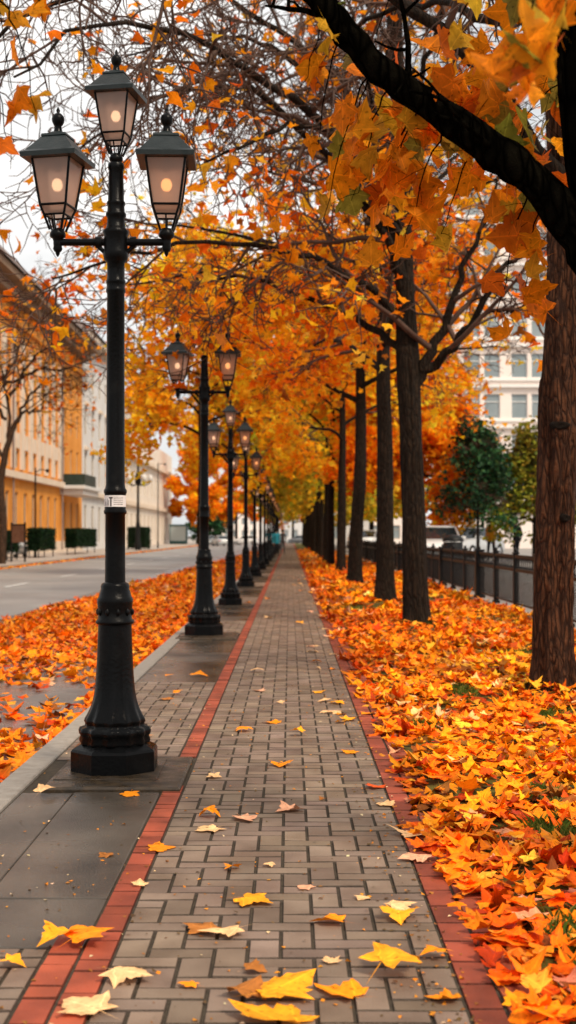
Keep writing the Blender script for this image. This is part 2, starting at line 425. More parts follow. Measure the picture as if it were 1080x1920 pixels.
def crown(root, tree, rng, pts, size, pal, lod, clump=.9, name='crown', dark=.25, mat_='leaf', tilt=.95):
    n = len(pts)
    # clump-wise tint: smooth pseudo-noise over space
    ph = rng.uniform(0, 6.3, 6); nrm = rng.normal(0, 1, (6, 3))*1.6
    t = sum(np.sin(pts @ nrm[i] + ph[i]) for i in range(6))/6
    cols = pick(rng, pal, n)*(1+dark*1.6*t)[:, None]
    cols[:, 1] *= (1+.3*np.roll(t, 1))
    cols = np.clip(cols, .004, 1)
    sz = size*rng.uniform(.6, 1.25, n)
    return link(name, leaves_mesh(name, rng, pts, sz, cols, lod, M[mat_], tilt=tilt, curl=.7), root)

print('helpers ready')

# ------------------------------------------------------------------ camera, sky, sun
cam = bpy.data.cameras.new('camera'); co = bpy.data.objects.new('camera', cam); C.objects.link(co); scene.camera = co
cam.sensor_fit = 'VERTICAL'; cam.sensor_height = 36; cam.lens = 45; cam.clip_start = .05; cam.clip_end = 3000
co.location = (0, 0, 1.4); co.rotation_euler = (PI/2+math.atan(43/2400), 0, math.atan(3/2400))
cam.dof.use_dof = True; cam.dof.focus_distance = 6.6; cam.dof.aperture_fstop = 3.0
scene.cycles.diffuse_bounces = 6; scene.cycles.max_bounces = 12
scene.view_settings.view_transform = 'Standard'; scene.view_settings.look = 'None'; scene.view_settings.exposure = 0

SUN_EL, SUN_AZ = math.radians(50), math.radians(140)      # azimuth from +Y towards +X
w = bpy.data.worlds.new('World'); scene.world = w; w.use_nodes = True
N = w.node_tree.nodes; L = w.node_tree.links; bg = N['Background']
sky = N.new('ShaderNodeTexSky'); sky.sky_type = 'NISHITA'; sky.sun_disc = False
sky.sun_elevation = SUN_EL; sky.sun_rotation = SUN_AZ; sky.dust_density = 4; sky.air_density = 1.
tc = N.new('ShaderNodeTexCoord'); mp = N.new('ShaderNodeMapping'); mp.inputs['Scale'].default_value = (1, 1, 2.4)
L.new(tc.outputs['Generated'], mp.inputs['Vector'])
nz = N.new('ShaderNodeTexNoise'); nz.inputs['Scale'].default_value = 3.2; nz.inputs['Detail'].default_value = 6
L.new(mp.outputs['Vector'], nz.inputs['Vector'])
cr = N.new('ShaderNodeValToRGB'); cr.color_ramp.elements[0].position = .36; cr.color_ramp.elements[1].position = .6
cr.color_ramp.elements[0].color = (.56, .58, .59, 1); cr.color_ramp.elements[1].color = (1, .97, .93, 1)
L.new(nz.outputs['Fac'], cr.inputs[0])
sc_ = N.new('ShaderNodeVectorMath'); sc_.operation = 'SCALE'; sc_.inputs['Scale'].default_value = 13.6
L.new(cr.outputs[0], sc_.inputs[0])
mx = N.new('ShaderNodeMix'); mx.data_type = 'RGBA'; mx.inputs[0].default_value = .86
L.new(sky.outputs[0], mx.inputs[6]); L.new(sc_.outputs[0], mx.inputs[7]); L.new(mx.outputs[2], bg.inputs['Color'])
bg.inputs['Strength'].default_value = .1

sd = bpy.data.lights.new('sun', 'SUN'); so = bpy.data.objects.new('sun', sd); C.objects.link(so)
sd.energy = 3.4; sd.angle = math.radians(14); sd.color = (1, .86, .68)
dv = Vector((math.sin(SUN_AZ)*math.cos(SUN_EL), math.cos(SUN_AZ)*math.cos(SUN_EL), math.sin(SUN_EL)))
so.rotation_euler = dv.to_track_quat('Z', 'Y').to_euler()

# ------------------------------------------------------------------ setting
def struct(o): return tag(o, kind='structure')
def sheet(name, x0, x1, y0, y1, z, m):
    b = MB(); b.add([(x0, y0, z), (x1, y0, z), (x1, y1, z), (x0, y1, z)], [(0, 1, 2, 3)]); return struct(b.build(name, m))
sheet('ground', -900, 900, -200, 2500, -.16, M['ground'])
sheet('road', -13, -5.2, -10, 420, -.12, M['asphalt'])
sheet('parking_strip', -5.2, -1.5, -10, 420, -.116, M['wetasphalt'])
b = MB(); b.add([(4.2, -10, -.11), (4.2, 420, -.11), (5.6, -10, .29), (5.6, 420, .29), (70, -10, .29), (70, 420, .29)], [(0, 2, 3, 1), (2, 4, 5, 3)]); struct(b.build('street', M['asphalt']))
b = MB()
for k in range(14):
    y = 28+k*9.2; b.add([(-8.35, y, -.112), (-8.2, y, -.112), (-8.2, y+3.4, -.112), (-8.35, y+3.4, -.112)], [(0, 1, 2, 3)])
struct(b.build('road_markings', M['paint']))
b = MB(); b.box(-13.25, -13, -10, 420, -.2, .02, .02); struct(b.build('far_kerb', M['kerb']))
b = MB(); b.box(-40, -13.25, -10, 420, -.2, 0); struct(b.build('far_pavement', M['walk']))
b = MB(); b.box(-1.62, .72, -5, 220, -.2, -.009); struct(b.build('path_bed', M['joint']))
# kerb stones
b = MB(); y = -2.3
while y < 210:
    b.box(-1.625+rnd.uniform(-.002, .002), -1.465, y+.004, y+.996, -.25, .012+rnd.uniform(-.002, .002), .008); y += 1
struct(b.build('kerb', M['kerb']))

rngp = np.random.default_rng(5)
def brick(b, x0, x1, y0, y1, tint=1., z=0.):
    far = min(max((y0-7)/18, 0), 1); g = .0034-.0014*far; s_ = .0055-.003*far; h = .012
    x0 += g; x1 -= g; y0 += g; y1 -= g
    if x1-x0 < .02 or y1-y0 < .02: return
    t = tint*rnd.uniform(.74, 1.2); b.col = (t, t*rnd.uniform(.97, 1.03), t*rnd.uniform(.95, 1.05))
    zz = z+rnd.uniform(-.002, .0015); dz = [zz+rnd.uniform(-.0014, .0014) for _ in range(4)]
    e = .0012
    top = [(x0+s_, y0+s_, dz[0]), (x1-s_, y0+s_, dz[1]), (x1-s_, y1-s_, dz[2]), (x0+s_, y1-s_, dz[3])]
    rim = [(x0+s_-e, y0+s_-e, dz[0]-.0004), (x1-s_+e, y0+s_-e, dz[1]-.0004), (x1-s_+e, y1-s_+e, dz[2]-.0004), (x0+s_-e, y1-s_+e, dz[3]-.0004)]
    low = [(x0, y0, z-h), (x1, y0, z-h), (x1, y1, z-h), (x0, y1, z-h)]
    b.add(top+rim, [(0, 1, 2, 3)]+[(4+i, 4+(i+1) % 4, (i+1) % 4, i) for i in range(4)])
    b.add(rim+low, [(4+i, 4+(i+1) % 4, (i+1) % 4, i) for i in range(4)])
    q = .46+.25*far; b.c[-8:-4] = [tuple(v*q for v in b.col)]*4; b.c[-4:] = [tuple(v*q*.35 for v in b.col)]*4
def herring(b, X0, X1, Y0, Y1, u, sh=0):
    w_ = u*.86; nx = int(math.ceil((X1-X0)/u)); ny = int(math.ceil((Y1-Y0)/w_))
    for i in range(-1, nx+1):
        for j in range(-1, ny+2):
            d = (i-j+sh) % 4
            if d == 0: r = (X0+i*u, X0+(i+2)*u, Y0+j*w_, Y0+(j+1)*w_)
            elif d == 2: r = (X0+i*u, X0+(i+1)*u, Y0+(j-1)*w_, Y0+(j+1)*w_)
            else: continue
            r = (max(r[0], X0), min(r[1], X1), max(r[2], Y0), min(r[3], Y1))
            if r[1]-r[0] > .02 and r[3]-r[2] > .02: brick(b, *r)
b = MB(); b.col = (1, 1, 1)
herring(b, -.585, .525, 1.5, 205, .111)
struct(b.build('brick_path', M['paver']))
lamp_spots = [(-1.03, 7.56), (-1.18, 17.7), (-1.17, 25.3), (-1.17, 34.2)] + [(-1.17, 34.2+8.6*k) for k in range(1, 13)]
plates = [(ly-.56, ly+.44) for lx, ly in lamp_spots]
b = MB(); b.col = (1, 1, 1); y = 1.5; k = 0
while y < 205:
    l = .2 if k % 2 == 0 else .105
    if not (plates[0][0]-.0 < y < plates[0][1]): brick(b, -.70, -.585, y, y+l)
    if y < 4.3: brick(b, -.815, -.70, y+.06, y+.06+l)
    y += l; k += 1
y = 1.5; k = 0
while y < 205:
    l = .21
    brick(b, .525, .64, y, y+l, .85); brick(b, .64, .755, y+.1, y+.1+l, .85)
    y += l
struct(b.build('brick_border', M['redbrick']))
b = MB(); b.col = (1, 1, 1); s2 = MB()
herring(b, -1.46, -.815, 1.5, 4.36, .111)
segs = []
for i, (p0, p1) in enumerate(plates):
    nxt = plates[i+1][0] if i+1 < len(plates) else p1+8
    mid = p1+(nxt-p1)*(.46 if i == 0 else .42)
    segs.append((p1+.005, mid))
    herring(b, -1.46, -.70, p1+.005, mid, .111, sh=i)
    for (a0, a1) in [(mid, mid+(nxt-mid)*.55), (mid+(nxt-mid)*.55, nxt)]:
        s2.box(-1.455, -.705, a0+.004, a1-.004, -.1, -.002+rnd.uniform(-.001, .001), .004)
struct(b.build('brick_paving', M['paver']))
s2.box(-1.17, -.705, 4.37, 4.95, -.1, .0, .004); s2.box(-1.17, -.705, 4.958, 6.98, -.1, .002, .004)
s2.box(-1.455, -1.176, 4.37, 6.98, -.1, -.001, .004)
struct(s2.build('pavement_slab', M['slab']))

# lawn on the right, gently uneven
rl = np.random.default_rng(3)
gx = np.linspace(.757, 3.93, 34); gy = np.concatenate([np.linspace(-4, 30, 240), np.linspace(30.3, 210, 260)])
GX, GY = np.meshgrid(gx, gy)
def lawn_z(x, y): return -.02+.025*np.sin(1.7*x+.9*y)+.02*np.sin(3.1*x-1.9*y+1)+.035*np.clip((x-.757)/1.2, 0, 1)
V = np.stack([GX, GY, lawn_z(GX, GY)], -1).reshape(-1, 3)
i = np.arange(33); k = (np.arange(len(gy)-1)*34)[:, None]
struct(link('lawn', np_mesh('lawn', V, np.stack([k+i, k+i+1, k+35+i, k+34+i], -1).reshape(-1, 4), M['soil'], True)))
b = MB(); b.box(3.93, 4.2, -4, 210, -.2, .06, .01); struct(b.build('fence_kerb', M['kerb']))

# ------------------------------------------------------------------ leaf litter (uncountable)
def noise2(x, y, seed, f):
    r = np.random.default_rng(seed); v = 0
    for k in range(10):
        a = r.uniform(0, 2*PI); ff = f*r.uniform(.5, 1.8); v = v+np.sin(ff*(math.cos(a)*x+math.sin(a)*y)+r.uniform(0, 6.3))
    return v/4.5
def join_meshes(name, parts):
    VV = []; FF = []; CC = []; o = 0
    for me in parts:
        n = len(me.vertices); a = np.empty(n*3, np.float32); me.vertices.foreach_get('co', a)
        f = np.empty(len(me.loops), np.int32); me.loops.foreach_get('vertex_index', f)
        c = np.empty(n*4, np.float32); me.color_attributes['Col'].data.foreach_get('color', c)
        VV.append(a.reshape(-1, 3)); FF.append(f.reshape(-1, 3)+o); CC.append(c.reshape(-1, 4)[:, :3]); o += n
    LU = [np.zeros((len(me.vertices), 3), np.float32) for me in parts]
    for me, q in zip(parts, LU):
        if 'LUV' in me.attributes: h = q.ravel(); me.attributes['LUV'].data.foreach_get('vector', h); q[:] = h.reshape(-1, 3)
    m = parts[0].materials[0]
    for me in parts: bpy.data.meshes.remove(me)
    return np_mesh(name, np.concatenate(VV), np.concatenate(FF), m, True, np.concatenate(CC), luv=np.concatenate(LU)[:, :2])
bare = [(1.55, 5.05, .26, .22), (1.22, 5.9, .12, .3), (2.25, 8.4, .3, .3), (1.75, 19.2, .75, .45), (1.0, 9.5, .14, .3), (2.1, 9.6, .35, .25), (1.35, 6.9, .1, .14), (.95, 4.5, .08, .16), (1.8, 7.4, .22, .16), (3.0, 11.2, .3, .5), (1.5, 11.2, .12, .4), (1.05, 4.2, .12, .15), (2.6, 15, .5, .4), (1.2, 24, .3, .8)]
A3 = np.array([[.98, .74, .75]])
def litter_right(rng, y0, y1, dens, size, lod, thick):
    n = int((4.0-.5)*(y1-y0)*dens)
    x = rng.uniform(.5, 4.0, n); y = rng.uniform(y0, y1, n)
    edge = .64+.08*noise2(x*0, y, 4, 3.0)
    keep = (x > edge) | (rng.uniform(0, 1, n) < .1*np.exp(-(edge-x)/.05))
    for bx_, by_, rx, ry in bare: keep &= (((x-bx_)/rx)**2+((y-by_)/ry)**2 > rng.uniform(.55, 1.1, n)) | (rng.uniform(0, 1, n) < .1)
    keep &= rng.uniform(0, 1, n) < .72+.5*noise2(x, y, 8, 2.2)
    x, y = x[keep], y[keep]; n = len(x)
    heap = np.clip((x-edge[keep])/.25, 0, 1)
    z = np.where(x > .757, lawn_z(x, y), .004)+.006+rng.uniform(0, thick, n)**1.0*heap
    cols = pick(rng, PAL_CARPET, n, .14)*A3; cols[:, 1] *= 1+.2*np.clip((y-4.5)/6, 0, 1)
    # leaves lower in the heap get a redder, darker colour
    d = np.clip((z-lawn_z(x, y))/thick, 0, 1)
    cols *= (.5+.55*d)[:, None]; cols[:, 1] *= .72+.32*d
    t = noise2(x, y, 21, 1.1); cols[:, 1] *= 1+.25*t
    tl = np.abs(rng.normal(0, .27, n))*(.3+.7*heap)
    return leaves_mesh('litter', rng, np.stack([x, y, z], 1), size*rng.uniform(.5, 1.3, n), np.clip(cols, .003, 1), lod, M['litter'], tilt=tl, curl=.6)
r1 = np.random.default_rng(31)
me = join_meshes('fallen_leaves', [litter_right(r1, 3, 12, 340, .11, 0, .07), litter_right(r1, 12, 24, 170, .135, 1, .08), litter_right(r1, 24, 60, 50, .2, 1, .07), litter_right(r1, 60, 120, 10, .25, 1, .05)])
tag(link('fallen_leaves', me), 'thick carpet of orange fallen leaves over the lawn right of the path', 'fallen leaves', kind='stuff')
def litter_left(rng, y0, y1, dens, size, lod):
    n = int(3.5*(y1-y0)*dens); x = rng.uniform(-5.15, -1.64, n); y = rng.uniform(y0, y1, n)
    outer = -4.95+np.clip((y-25)/75, 0, 1)*1.6+.15*noise2(x*0, y, 6, 1.1)
    keep = (x > outer) | (rng.uniform(0, 1, n) < .06*np.exp(-(outer-x)/.2))
    v = noise2(x, y*.8, 13, 2.0)
    cover = np.clip((y-13.5)/4, 0, 1)+np.clip((9.2-y)/1.5, 0, .8)+np.clip((x+1.95)/.25, 0, .55)
    keep &= rng.uniform(0, 1, n) < np.clip(.42+.55*v+cover, .04, 1)
    x, y = x[keep], y[keep]; n = len(x); th = np.where(y > 15, .06, .03)
    z = -.112+rng.uniform(0, 1, n)*th+.006
    cols = pick(rng, PAL_CARPET, n, .13); cols[:, 1] *= .84
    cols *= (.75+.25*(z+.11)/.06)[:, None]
    return leaves_mesh('litter', rng, np.stack([x, y, z], 1), size*rng.uniform(.6, 1.2, n), np.clip(cols, .003, 1), lod, M['litter'], tilt=.34, curl=.6)
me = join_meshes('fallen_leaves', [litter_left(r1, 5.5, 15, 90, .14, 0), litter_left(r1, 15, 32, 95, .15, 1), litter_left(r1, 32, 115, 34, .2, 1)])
tag(link('fallen_leaves', me), 'orange fallen leaves strewn over the wet roadside left of the kerb', 'fallen leaves', kind='stuff')
n = 2600; y = r1.uniform(30, 200, n); x = -12.95+np.abs(r1.normal(0, .16, n))
me = leaves_mesh('gutter', r1, np.stack([x, y, np.full(n, -.105)], 1), .2*r1.uniform(.7, 1.2, n), pick(r1, PAL_CARPET, n)*.8, 1, M['litter'], .3, .5)
tag(link('gutter_leaves', me), 'thin line of orange leaves along the far kerb of the road', 'fallen leaves', kind='stuff')

# grass tufts showing through the leaves
rg = np.random.default_rng(77); GV = []; GF = []; GC = []; o = 0
for bx_, by_, rx, ry in bare:
    n = int(420*min(1, (rx*ry/.05)))
    a = rg.uniform(0, 2*PI, n); q = np.sqrt(rg.uniform(0, 1, n))*1.05
    x = bx_+rx*q*np.cos(a); y = by_+ry*q*np.sin(a); x = np.maximum(x, .78); h = rg.uniform(.03, .085, n)
    d = rg.uniform(0, 2*PI, n); lean = rg.uniform(.2, 1.1, n)*h; wd = .0035
    z = lawn_z(x, y)
    px, py = np.cos(d+PI/2)*wd, np.sin(d+PI/2)*wd
    v = np.stack([np.stack([x-px, y-py, z], 1), np.stack([x+px, y+py, z], 1), np.stack([x+np.cos(d)*lean*.4+px*.6, y+np.sin(d)*lean*.4+py*.6, z+h*.65], 1), np.stack([x+np.cos(d)*lean, y+np.sin(d)*lean, z+h], 1)], 1).reshape(-1, 3)
    f = (np.arange(n)*4)[:, None, None]+np.array([(0, 1, 2), (0, 2, 3)])[None]
    GV.append(v); GF.append(f.reshape(-1, 3)+o); o += len(v)
    GC.append(np.repeat(pick(rg, [((.07, .11, .015), 3), ((.13, .16, .02), 2), ((.25, .2, .04), 1)], n), 4, axis=0))
tag(link('grass', np_mesh('grass', np.concatenate(GV), np.concatenate(GF), M['grass'], False, np.concatenate(GC))), 'small dark green grass tufts showing through the orange leaves', 'grass', kind='stuff')

# ------------------------------------------------------------------ single leaves on the paving (countable)
YEL, ORA, PALE, PINK, BRO, RED = (.95, .36, .018), (.92, .27, .01), (.8, .47, .22), (.78, .38, .22), (.40, .14, .03), (.7, .09, .015)
loose = [  # x, y, size, colour, label
 (-.70, 4.42, .19, ORA, 'bright orange maple leaf where the dark slab meets the red border bricks'),
 (-.79, 4.40, .17, YEL, 'yellow maple leaf overlapping an orange one at the corner of the dark slab'),
 (-.90, 4.18, .10, YEL, 'small yellow leaf on grey pavers left of the double red border'),
 (-.515, 4.06, .17, PALE, 'pale peach curled leaf just right of the red border near the bottom'),
 (-.60, 3.80, .20, PALE, 'pale peach leaf lying across the red border in the bottom left corner'),
 (-.31, 3.99, .075, ORA, 'small orange leaf right of the pale peach leaf near the bottom'),
 (-.58, 5.74, .15, ORA, 'orange and pale curled leaf on the inner edge of the red border before the lamp'),
 (-.60, 5.14, .08, PALE, 'small cream leaf on the red border bricks beside the dark slab'),
 (-.24, 5.38, .08, ORA, 'small upright orange leaf alone in the middle of the grey pavers'),
 (-.14, 4.91, .17, YEL, 'flat pale yellow leaf in the centre of the path'),
 (-.31, 4.56, .15, BRO, 'brown leaf touching a cream leaf left of the path centre'),
 (-.225, 4.51, .17, PALE, 'cream leaf lying tip to tip with a brown leaf'),
 (-.115, 4.12, .09, BRO, 'small brown leaf just above the big yellow leaf'),
 (-.025, 3.93, .30, YEL, 'largest leaf on the path, a broad yellow maple leaf at the bottom'),
 (.155, 3.92, .19, ORA, 'rusty orange leaf against the right side of the largest yellow leaf'),
 (-.135, 3.91, .15, BRO, 'rusty brown leaf against the left side of the largest yellow leaf'),
 (-.04, 3.70, .28, YEL, 'broad yellow leaf cut off by the bottom edge of the view'),
 (.145, 4.64, .15, ORA, 'orange and pink leaf right of the path centre line'),
 (.135, 4.22, .08, PALE, 'small pale leaf between the two orange leaves right of centre'),
 (.335, 4.10, .21, YEL, 'wide orange yellow double leaf near the right border'),
 (.47, 3.88, .12, ORA, 'orange three pointed leaf touching the right red border at the bottom'),
 (.485, 4.26, .11, ORA, 'curled orange leaf above the three pointed leaf by the right border'),
 (.40, 4.70, .17, YEL, 'yellow leaf by the right border with a smaller leaf beneath it'),
 (.41, 4.83, .13, PALE, 'pale yellow leaf just beyond the yellow leaf by the right border'),
 (.28, 4.95, .07, PALE, 'tiny cream leaf alone right of the path centre'),
 (-.085, 5.44, .06, PALE, 'tiny cream leaf right of the small upright orange leaf'),
 (.065, 5.10, .09, PINK, 'thin pinkish leaf on the path centre line'),
 (-.40, 6.38, .14, ORA, 'orange leaf left of a peach leaf in the middle of the path'),
 (-.225, 6.32, .17, PINK, 'peach leaf right of an orange leaf level with the lamp plate'),
 (-.385, 6.10, .16, PALE, 'slender cream leaf below the orange and peach pair'),
 (.0, 6.52, .17, PINK, 'wide pink leaf on the path just before the lamp plate'),
 (-.05, 7.80, .17, ORA, 'flat orange leaf on the path level with the lamp base'),
 (-.44, 7.40, .11, PALE, 'peach leaf just right of the iron lamp plate'),
 (.175, 6.78, .06, BRO, 'small brown leaf at the centre right of the path'),
 (-.33, 9.15, .17, ORA, 'orange leaf on the path just beyond the lamp base'),
 (.06, 8.95, .12, YEL, 'yellow leaf on the path centre beyond the lamp base'),
 (.39, 8.25, .13, ORA, 'orange leaf near the right border level with the lamp base'),
 (.36, 10.1, .14, PALE, 'cream leaf near the right border beyond the first lamp'),
 (.55, 5.55, .16, PINK, 'pink leaf lying across the right border beside the leaf carpet'),
 (.56, 5.98, .18, PALE, 'long cream leaf on the right border beside the leaf carpet'),
 (.475, 7.12, .14, RED, 'red leaf on the right border level with the lamp plate'),
 (.50, 6.66, .12, PALE, 'small cream leaf below the red leaf on the right border'),
 (-.90, 12.7, .2, ORA, 'orange leaf on the wet slab between the first and second lamps'),
 (-1.25, 4.32, .10, PALE, 'pale leaf at the left edge on the near end of the dark slab'),
 (-.80, 5.6, .09, BRO, 'small brown leaf on the dark slab beside the red border'),
 (-1.31, 6.88, .14, PALE, 'cream leaf lying between the kerb and the front of the iron plate'),
 (-.86, 6.9, .12, ORA, 'orange leaf against the front lip of the iron lamp plate'),
]
rq = np.random.default_rng(19)
def loose_leaf(x, y, size, col, label, group=None, z=.012, tilt=.1):
    c = np.array([col])*rq.uniform(.85, 1.05)
    me = leaves_mesh('leaf', rq, np.zeros((1, 3)), np.array([size*.84]), c, 0, M['litter'], tilt=np.array([abs(rq.normal(0, tilt))]), curl=.3)
    zz = np.array([v.co.z for v in me.vertices]).min()
    o = link('fallen_leaf', me, None, (x, y, z-.008-zz*.8)); tag(o, label, 'leaf', group)
for x, y, s_, c, lab in loose: loose_leaf(x, y, s_, c, lab, 'single leaves lying on the path')
for k in range(46):
    y = 9.5+34*rnd.random()**1.5; x = rnd.uniform(-.56, .56)
    if rnd.random() < .45: x = rnd.uniform(.1, .62)
    loose_leaf(x, y, rnd.uniform(.08, .17), rnd.choice([PALE, PINK, ORA, YEL, PALE]), 'small curled leaf lying on the brick path beyond the first lamp', 'small leaves further along the path')
for k in range(12):
    y = 8.2+22*rnd.random(); x = rnd.uniform(-1.42, -.72)
    loose_leaf(x, y, rnd.uniform(.08, .15), rnd.choice([PALE, ORA, ORA, BRO]), 'small leaf on the paving strip between the lamp posts and the kerb', 'small leaves between the lamps')

n = 2600; x = r1.uniform(-1.44, .6, n); y = 3.2+26*r1.uniform(0, 1, n)**1.7
x = np.where(r1.uniform(0, 1, n) < .4, .56-np.abs(r1.normal(0, .12, n)), x)
me = leaves_mesh('crumbs', r1, np.stack([x, y, np.full(n, .004)], 1), r1.uniform(.006, .024, n), pick(r1, [((.3, .12, .03), 3), ((.7, .25, .02), 2), ((.12, .07, .03), 2), ((.7, .5, .3), 1)], n), 2, M['litter'], .25, .5)
tag(link('leaf_crumbs', me), 'tiny brown leaf crumbs and dirt scattered over the paving', 'leaf crumbs', kind='stuff')

# ------------------------------------------------------------------ street lamps
def lantern_parts(lamp, loc, rz, s, bulb, yaw=0):
    b = MB()
    b.lathe([(.02, -.075), (.028, -.06), (.022, -.03), (.03, 0), (.046, .012), (.048, .03), (.036, .052), (.03, .06)], 14)
    zs = [(.036, .05), (.062, .135), (.08, .19), (.118, .475)]
    for sx, sy in ((1, 1), (1, -1), (-1, 1), (-1, -1)):
        for (h0, z0), (h1, z1) in zip(zs[:-1], zs[1:]):
            b.tube([(sx*h0, sy*h0, z0), (sx*h1, sy*h1, z1)], .008, 5)
    for sx, sy in ((1, 0), (-1, 0), (0, 1), (0, -1)): b.tube([(sx*.036, sy*.036, .05), (sx*.062, sy*.062, .135)], .005, 4)
    for h, z, r in ((.062, .135, .007), (.08, .19, .008), (.118, .465, .012)):
        c = [(-h, -h, z), (h, -h, z), (h, h, z), (-h, h, z), (-h, -h, z)]
        for p, q in zip(c[:-1], c[1:]): b.tube([p, q], r, 5)
    lan = b.build('lantern', M['iron'], lamp, loc); lan.rotation_euler = (0, 0, yaw); lan.scale = (s, s, s)
    g = MB()
    g.frust(.076, .196, .113, .462, False, False); g.frust(.06, .14, .077, .188, False, False)
    g.build('glass_pane', M['glass'], lan)
    r = MB()
    r.frust(.168, .455, .172, .482, True, False); r.frust(.172, .482, .145, .5, False, False); r.frust(.145, .5, .07, .6, False, True)
    r.frust(.078, .598, .074, .612); r.frust(.05, .61, .028, .635)
    r.build('roof', M['roof_iron'], lan)
    f = MB(); f.lathe([(.03, .63), (.024, .65), (.02, .672), (.026, .678), (.035, .695), (.038, .712), (.034, .73), (.02, .745), (.008, .752), (.012, .765), (.004, .785)], 14)
    f.build('finial', M['iron'], lan)
    u = MB(); u.lathe([(.004, .285), (.018, .287), (.028, .30), (.033, .32), (.028, .34), (.018, .353), (.004, .358)], 14)
    u.build('bulb', bulb, lan)
    k_ = MB(); k_.lathe([(.02, .40), (.024, .41), (.024, .44), (.012, .455)], 10); k_.build('bulb_holder', M['iron'], lan)
    return lan

def make_lamp(top=True, sticker=False):
    root = empty('street_lamp')
    p = MB(); p.box(-.33, .43, -.55, .43, -.03, .022, .012); p.box(-.3, .28, -.34, .32, .022, .027, .003)
    p.build('ground_plate', M['plate'], root)
    b = MB()
    b.lathe([(.262, .0), (.262, .118), (.252, .132), (.205, .158)], 8, z0=.022, smooth=False, rot=PI/8)
    def flute(a, z):
        t = min(max((.43-z)/.16, 0), 1); return 1+.055*t*math.cos(12*a)
    prof = [(.196, .16), (.2, .175), (.192, .2), (.2, .212), (.203, .232), (.196, .25), (.168, .258), (.166, .272), (.173, .284), (.17, .3), (.157, .325), (.142, .36), (.128, .41), (.118, .47), (.111, .55), (.105, .66), (.101, .76), (.098, .85)]
    b.lathe(prof, 72, z0=.022, fn=flute)
    b.lathe([(.098, .86), (.113, .868), (.113, .882), (.1, .895), (.098, .93), (.1, .95), (.105, .99), (.107, 1.01), (.098, 1.022), (.09, 1.05), (.084, 1.07), (.085, 1.085), (.08, 1.1), (.062, 1.11)], 32, z0=.012)
    for k in range(10):     # relief on the collar band
        a = 2*PI*k/10; b.lathe([(.001, -.0), (.012, .012), (.013, .03), (.001, .045)], 6, cx=.1*math.cos(a), cy=.1*math.sin(a), z0=.925)
    b.build('base', M['iron'], root)
    c = MB()
    def ribs(a, z): return 1
    c.lathe([(.061, 1.1), (.059, 1.3), (.0585, 1.52), (.066, 1.526), (.068, 1.54), (.063, 1.55), (.063, 1.64), (.068, 1.65), (.068, 1.665), (.06, 1.675), (.056, 1.7), (.0535, 2.2), (.052, 2.83), (.058, 2.84), (.058, 2.853), (.054, 2.86), (.054, 2.885), (.058, 2.892), (.058, 2.905), (.052, 2.915), (.052, 3.01), (.07, 3.03), (.076, 3.06), (.074, 3.075), (.07, 3.09), (.07, 3.17), (.077, 3.185), (.078, 3.2), (.06, 3.215), (.052, 3.25), (.052, 3.28), (.06, 3.29), (.06, 3.305), (.052, 3.315), (.05, 3.35), (.055, 3.36), (.055, 3.372), (.048, 3.38), (.043, 3.56), (.048, 3.57), (.048, 3.6), (.036, 3.61)], 28)
    c.build('column', M['iron'], root)
    a = MB()
    for s_ in (-1, 1):
        a.lathe([(.03, -.018), (.036, -.01), (.036, .01), (.03, .018)], 12, z0=0)   # collar, moved below
    a = MB()
    for s_ in (-1, 1):
        X = -.345 if s_ < 0 else .30
        a.tube([(s_*.05, 0, 3.135), (X, 0, 3.135)], .021, 10)
        a.tube([(s_*.085, 0, 3.135), (s_*.12, 0, 3.135)], .034, 10)
        a.tube([(s_*.05, 0, 3.06), (s_*.11, 0, 3.115)], .014, 6)
        a.lathe([(.004, 3.05), (.012, 3.065), (.016, 3.085), (.024, 3.1), (.027, 3.13), (.026, 3.155)], 12, cx=X)
    a.build('crossarm', M['iron'], root)
    lantern_parts(root, (-.345, 0, 3.155), 0, 1, M['bulb_white'], math.radians(-12))
    lantern_parts(root, (.30, 0, 3.155), 0, 1, M['bulb_warm'], math.radians(2))
    if top: lantern_parts(root, (0, 0, 3.61), 0, .86, M['bulb_white'], math.radians(-10))
    if sticker:
        st = MB(); n = 20
        z0, z1, r = 1.565, 1.633, .0645
        vs = []; fs = []
        for i in range(n+1):
            t = math.radians(-175+170*i/n); vs += [(r*math.cos(t), r*math.sin(t), z0), (r*math.cos(t), r*math.sin(t), z1)]
        for i in range(n): fs.append((2*i, 2*i+2, 2*i+3, 2*i+1))
        st.add(vs, fs)
        sk = st.build('sticker', mat('white_sticker', (.75, .71, .69), .6, (.62, .58, .56), scale=30), root)
        tx = MB()
        def patch(t0, t1, za, zb, rr=.0652):
            k = 5; vv = []; ff = []
            for i in range(k+1):
                t = math.radians(t0+(t1-t0)*i/k); vv += [(rr*math.cos(t), rr*math.sin(t), za), (rr*math.cos(t), rr*math.sin(t), zb)]
            for i in range(k): ff.append((2*i, 2*i+2, 2*i+3, 2*i+1))
            tx.add(vv, ff)
        patch(-109, -102, 1.568, 1.622); patch(-116, -96, 1.614, 1.622)          # the letter T
        for k, zz in enumerate((1.577, 1.588, 1.599, 1.61, 1.62)):
            t = -90
            while t < -42:
                l = rnd.uniform(3, 8); patch(t, min(t+l, -40), zz, zz+.003); t += l+2
        for t in (-150, -141, -130, -122): patch(t, t+3, 1.572, 1.572+rnd.uniform(.02, .05))
        tx.build('sticker_print', mat('sticker_ink', (.06, .05, .05), .7), sk)
    return root
names = ['tall black three lantern lamp post nearest in front with white sticker on its column',
 'second black lamp post from the front with two lanterns and a bare column top',
 'third black lamp post from the front, framed between the second and fourth posts',
 'fourth black lamp post from the front, just right of the third post',
 'fifth black lamp post from the front along the path', 'sixth black lamp post from the front along the path', 'seventh black lamp post from the front along the path']
L1 = make_lamp(True, True); L2 = make_lamp(False); L3 = make_lamp(True)
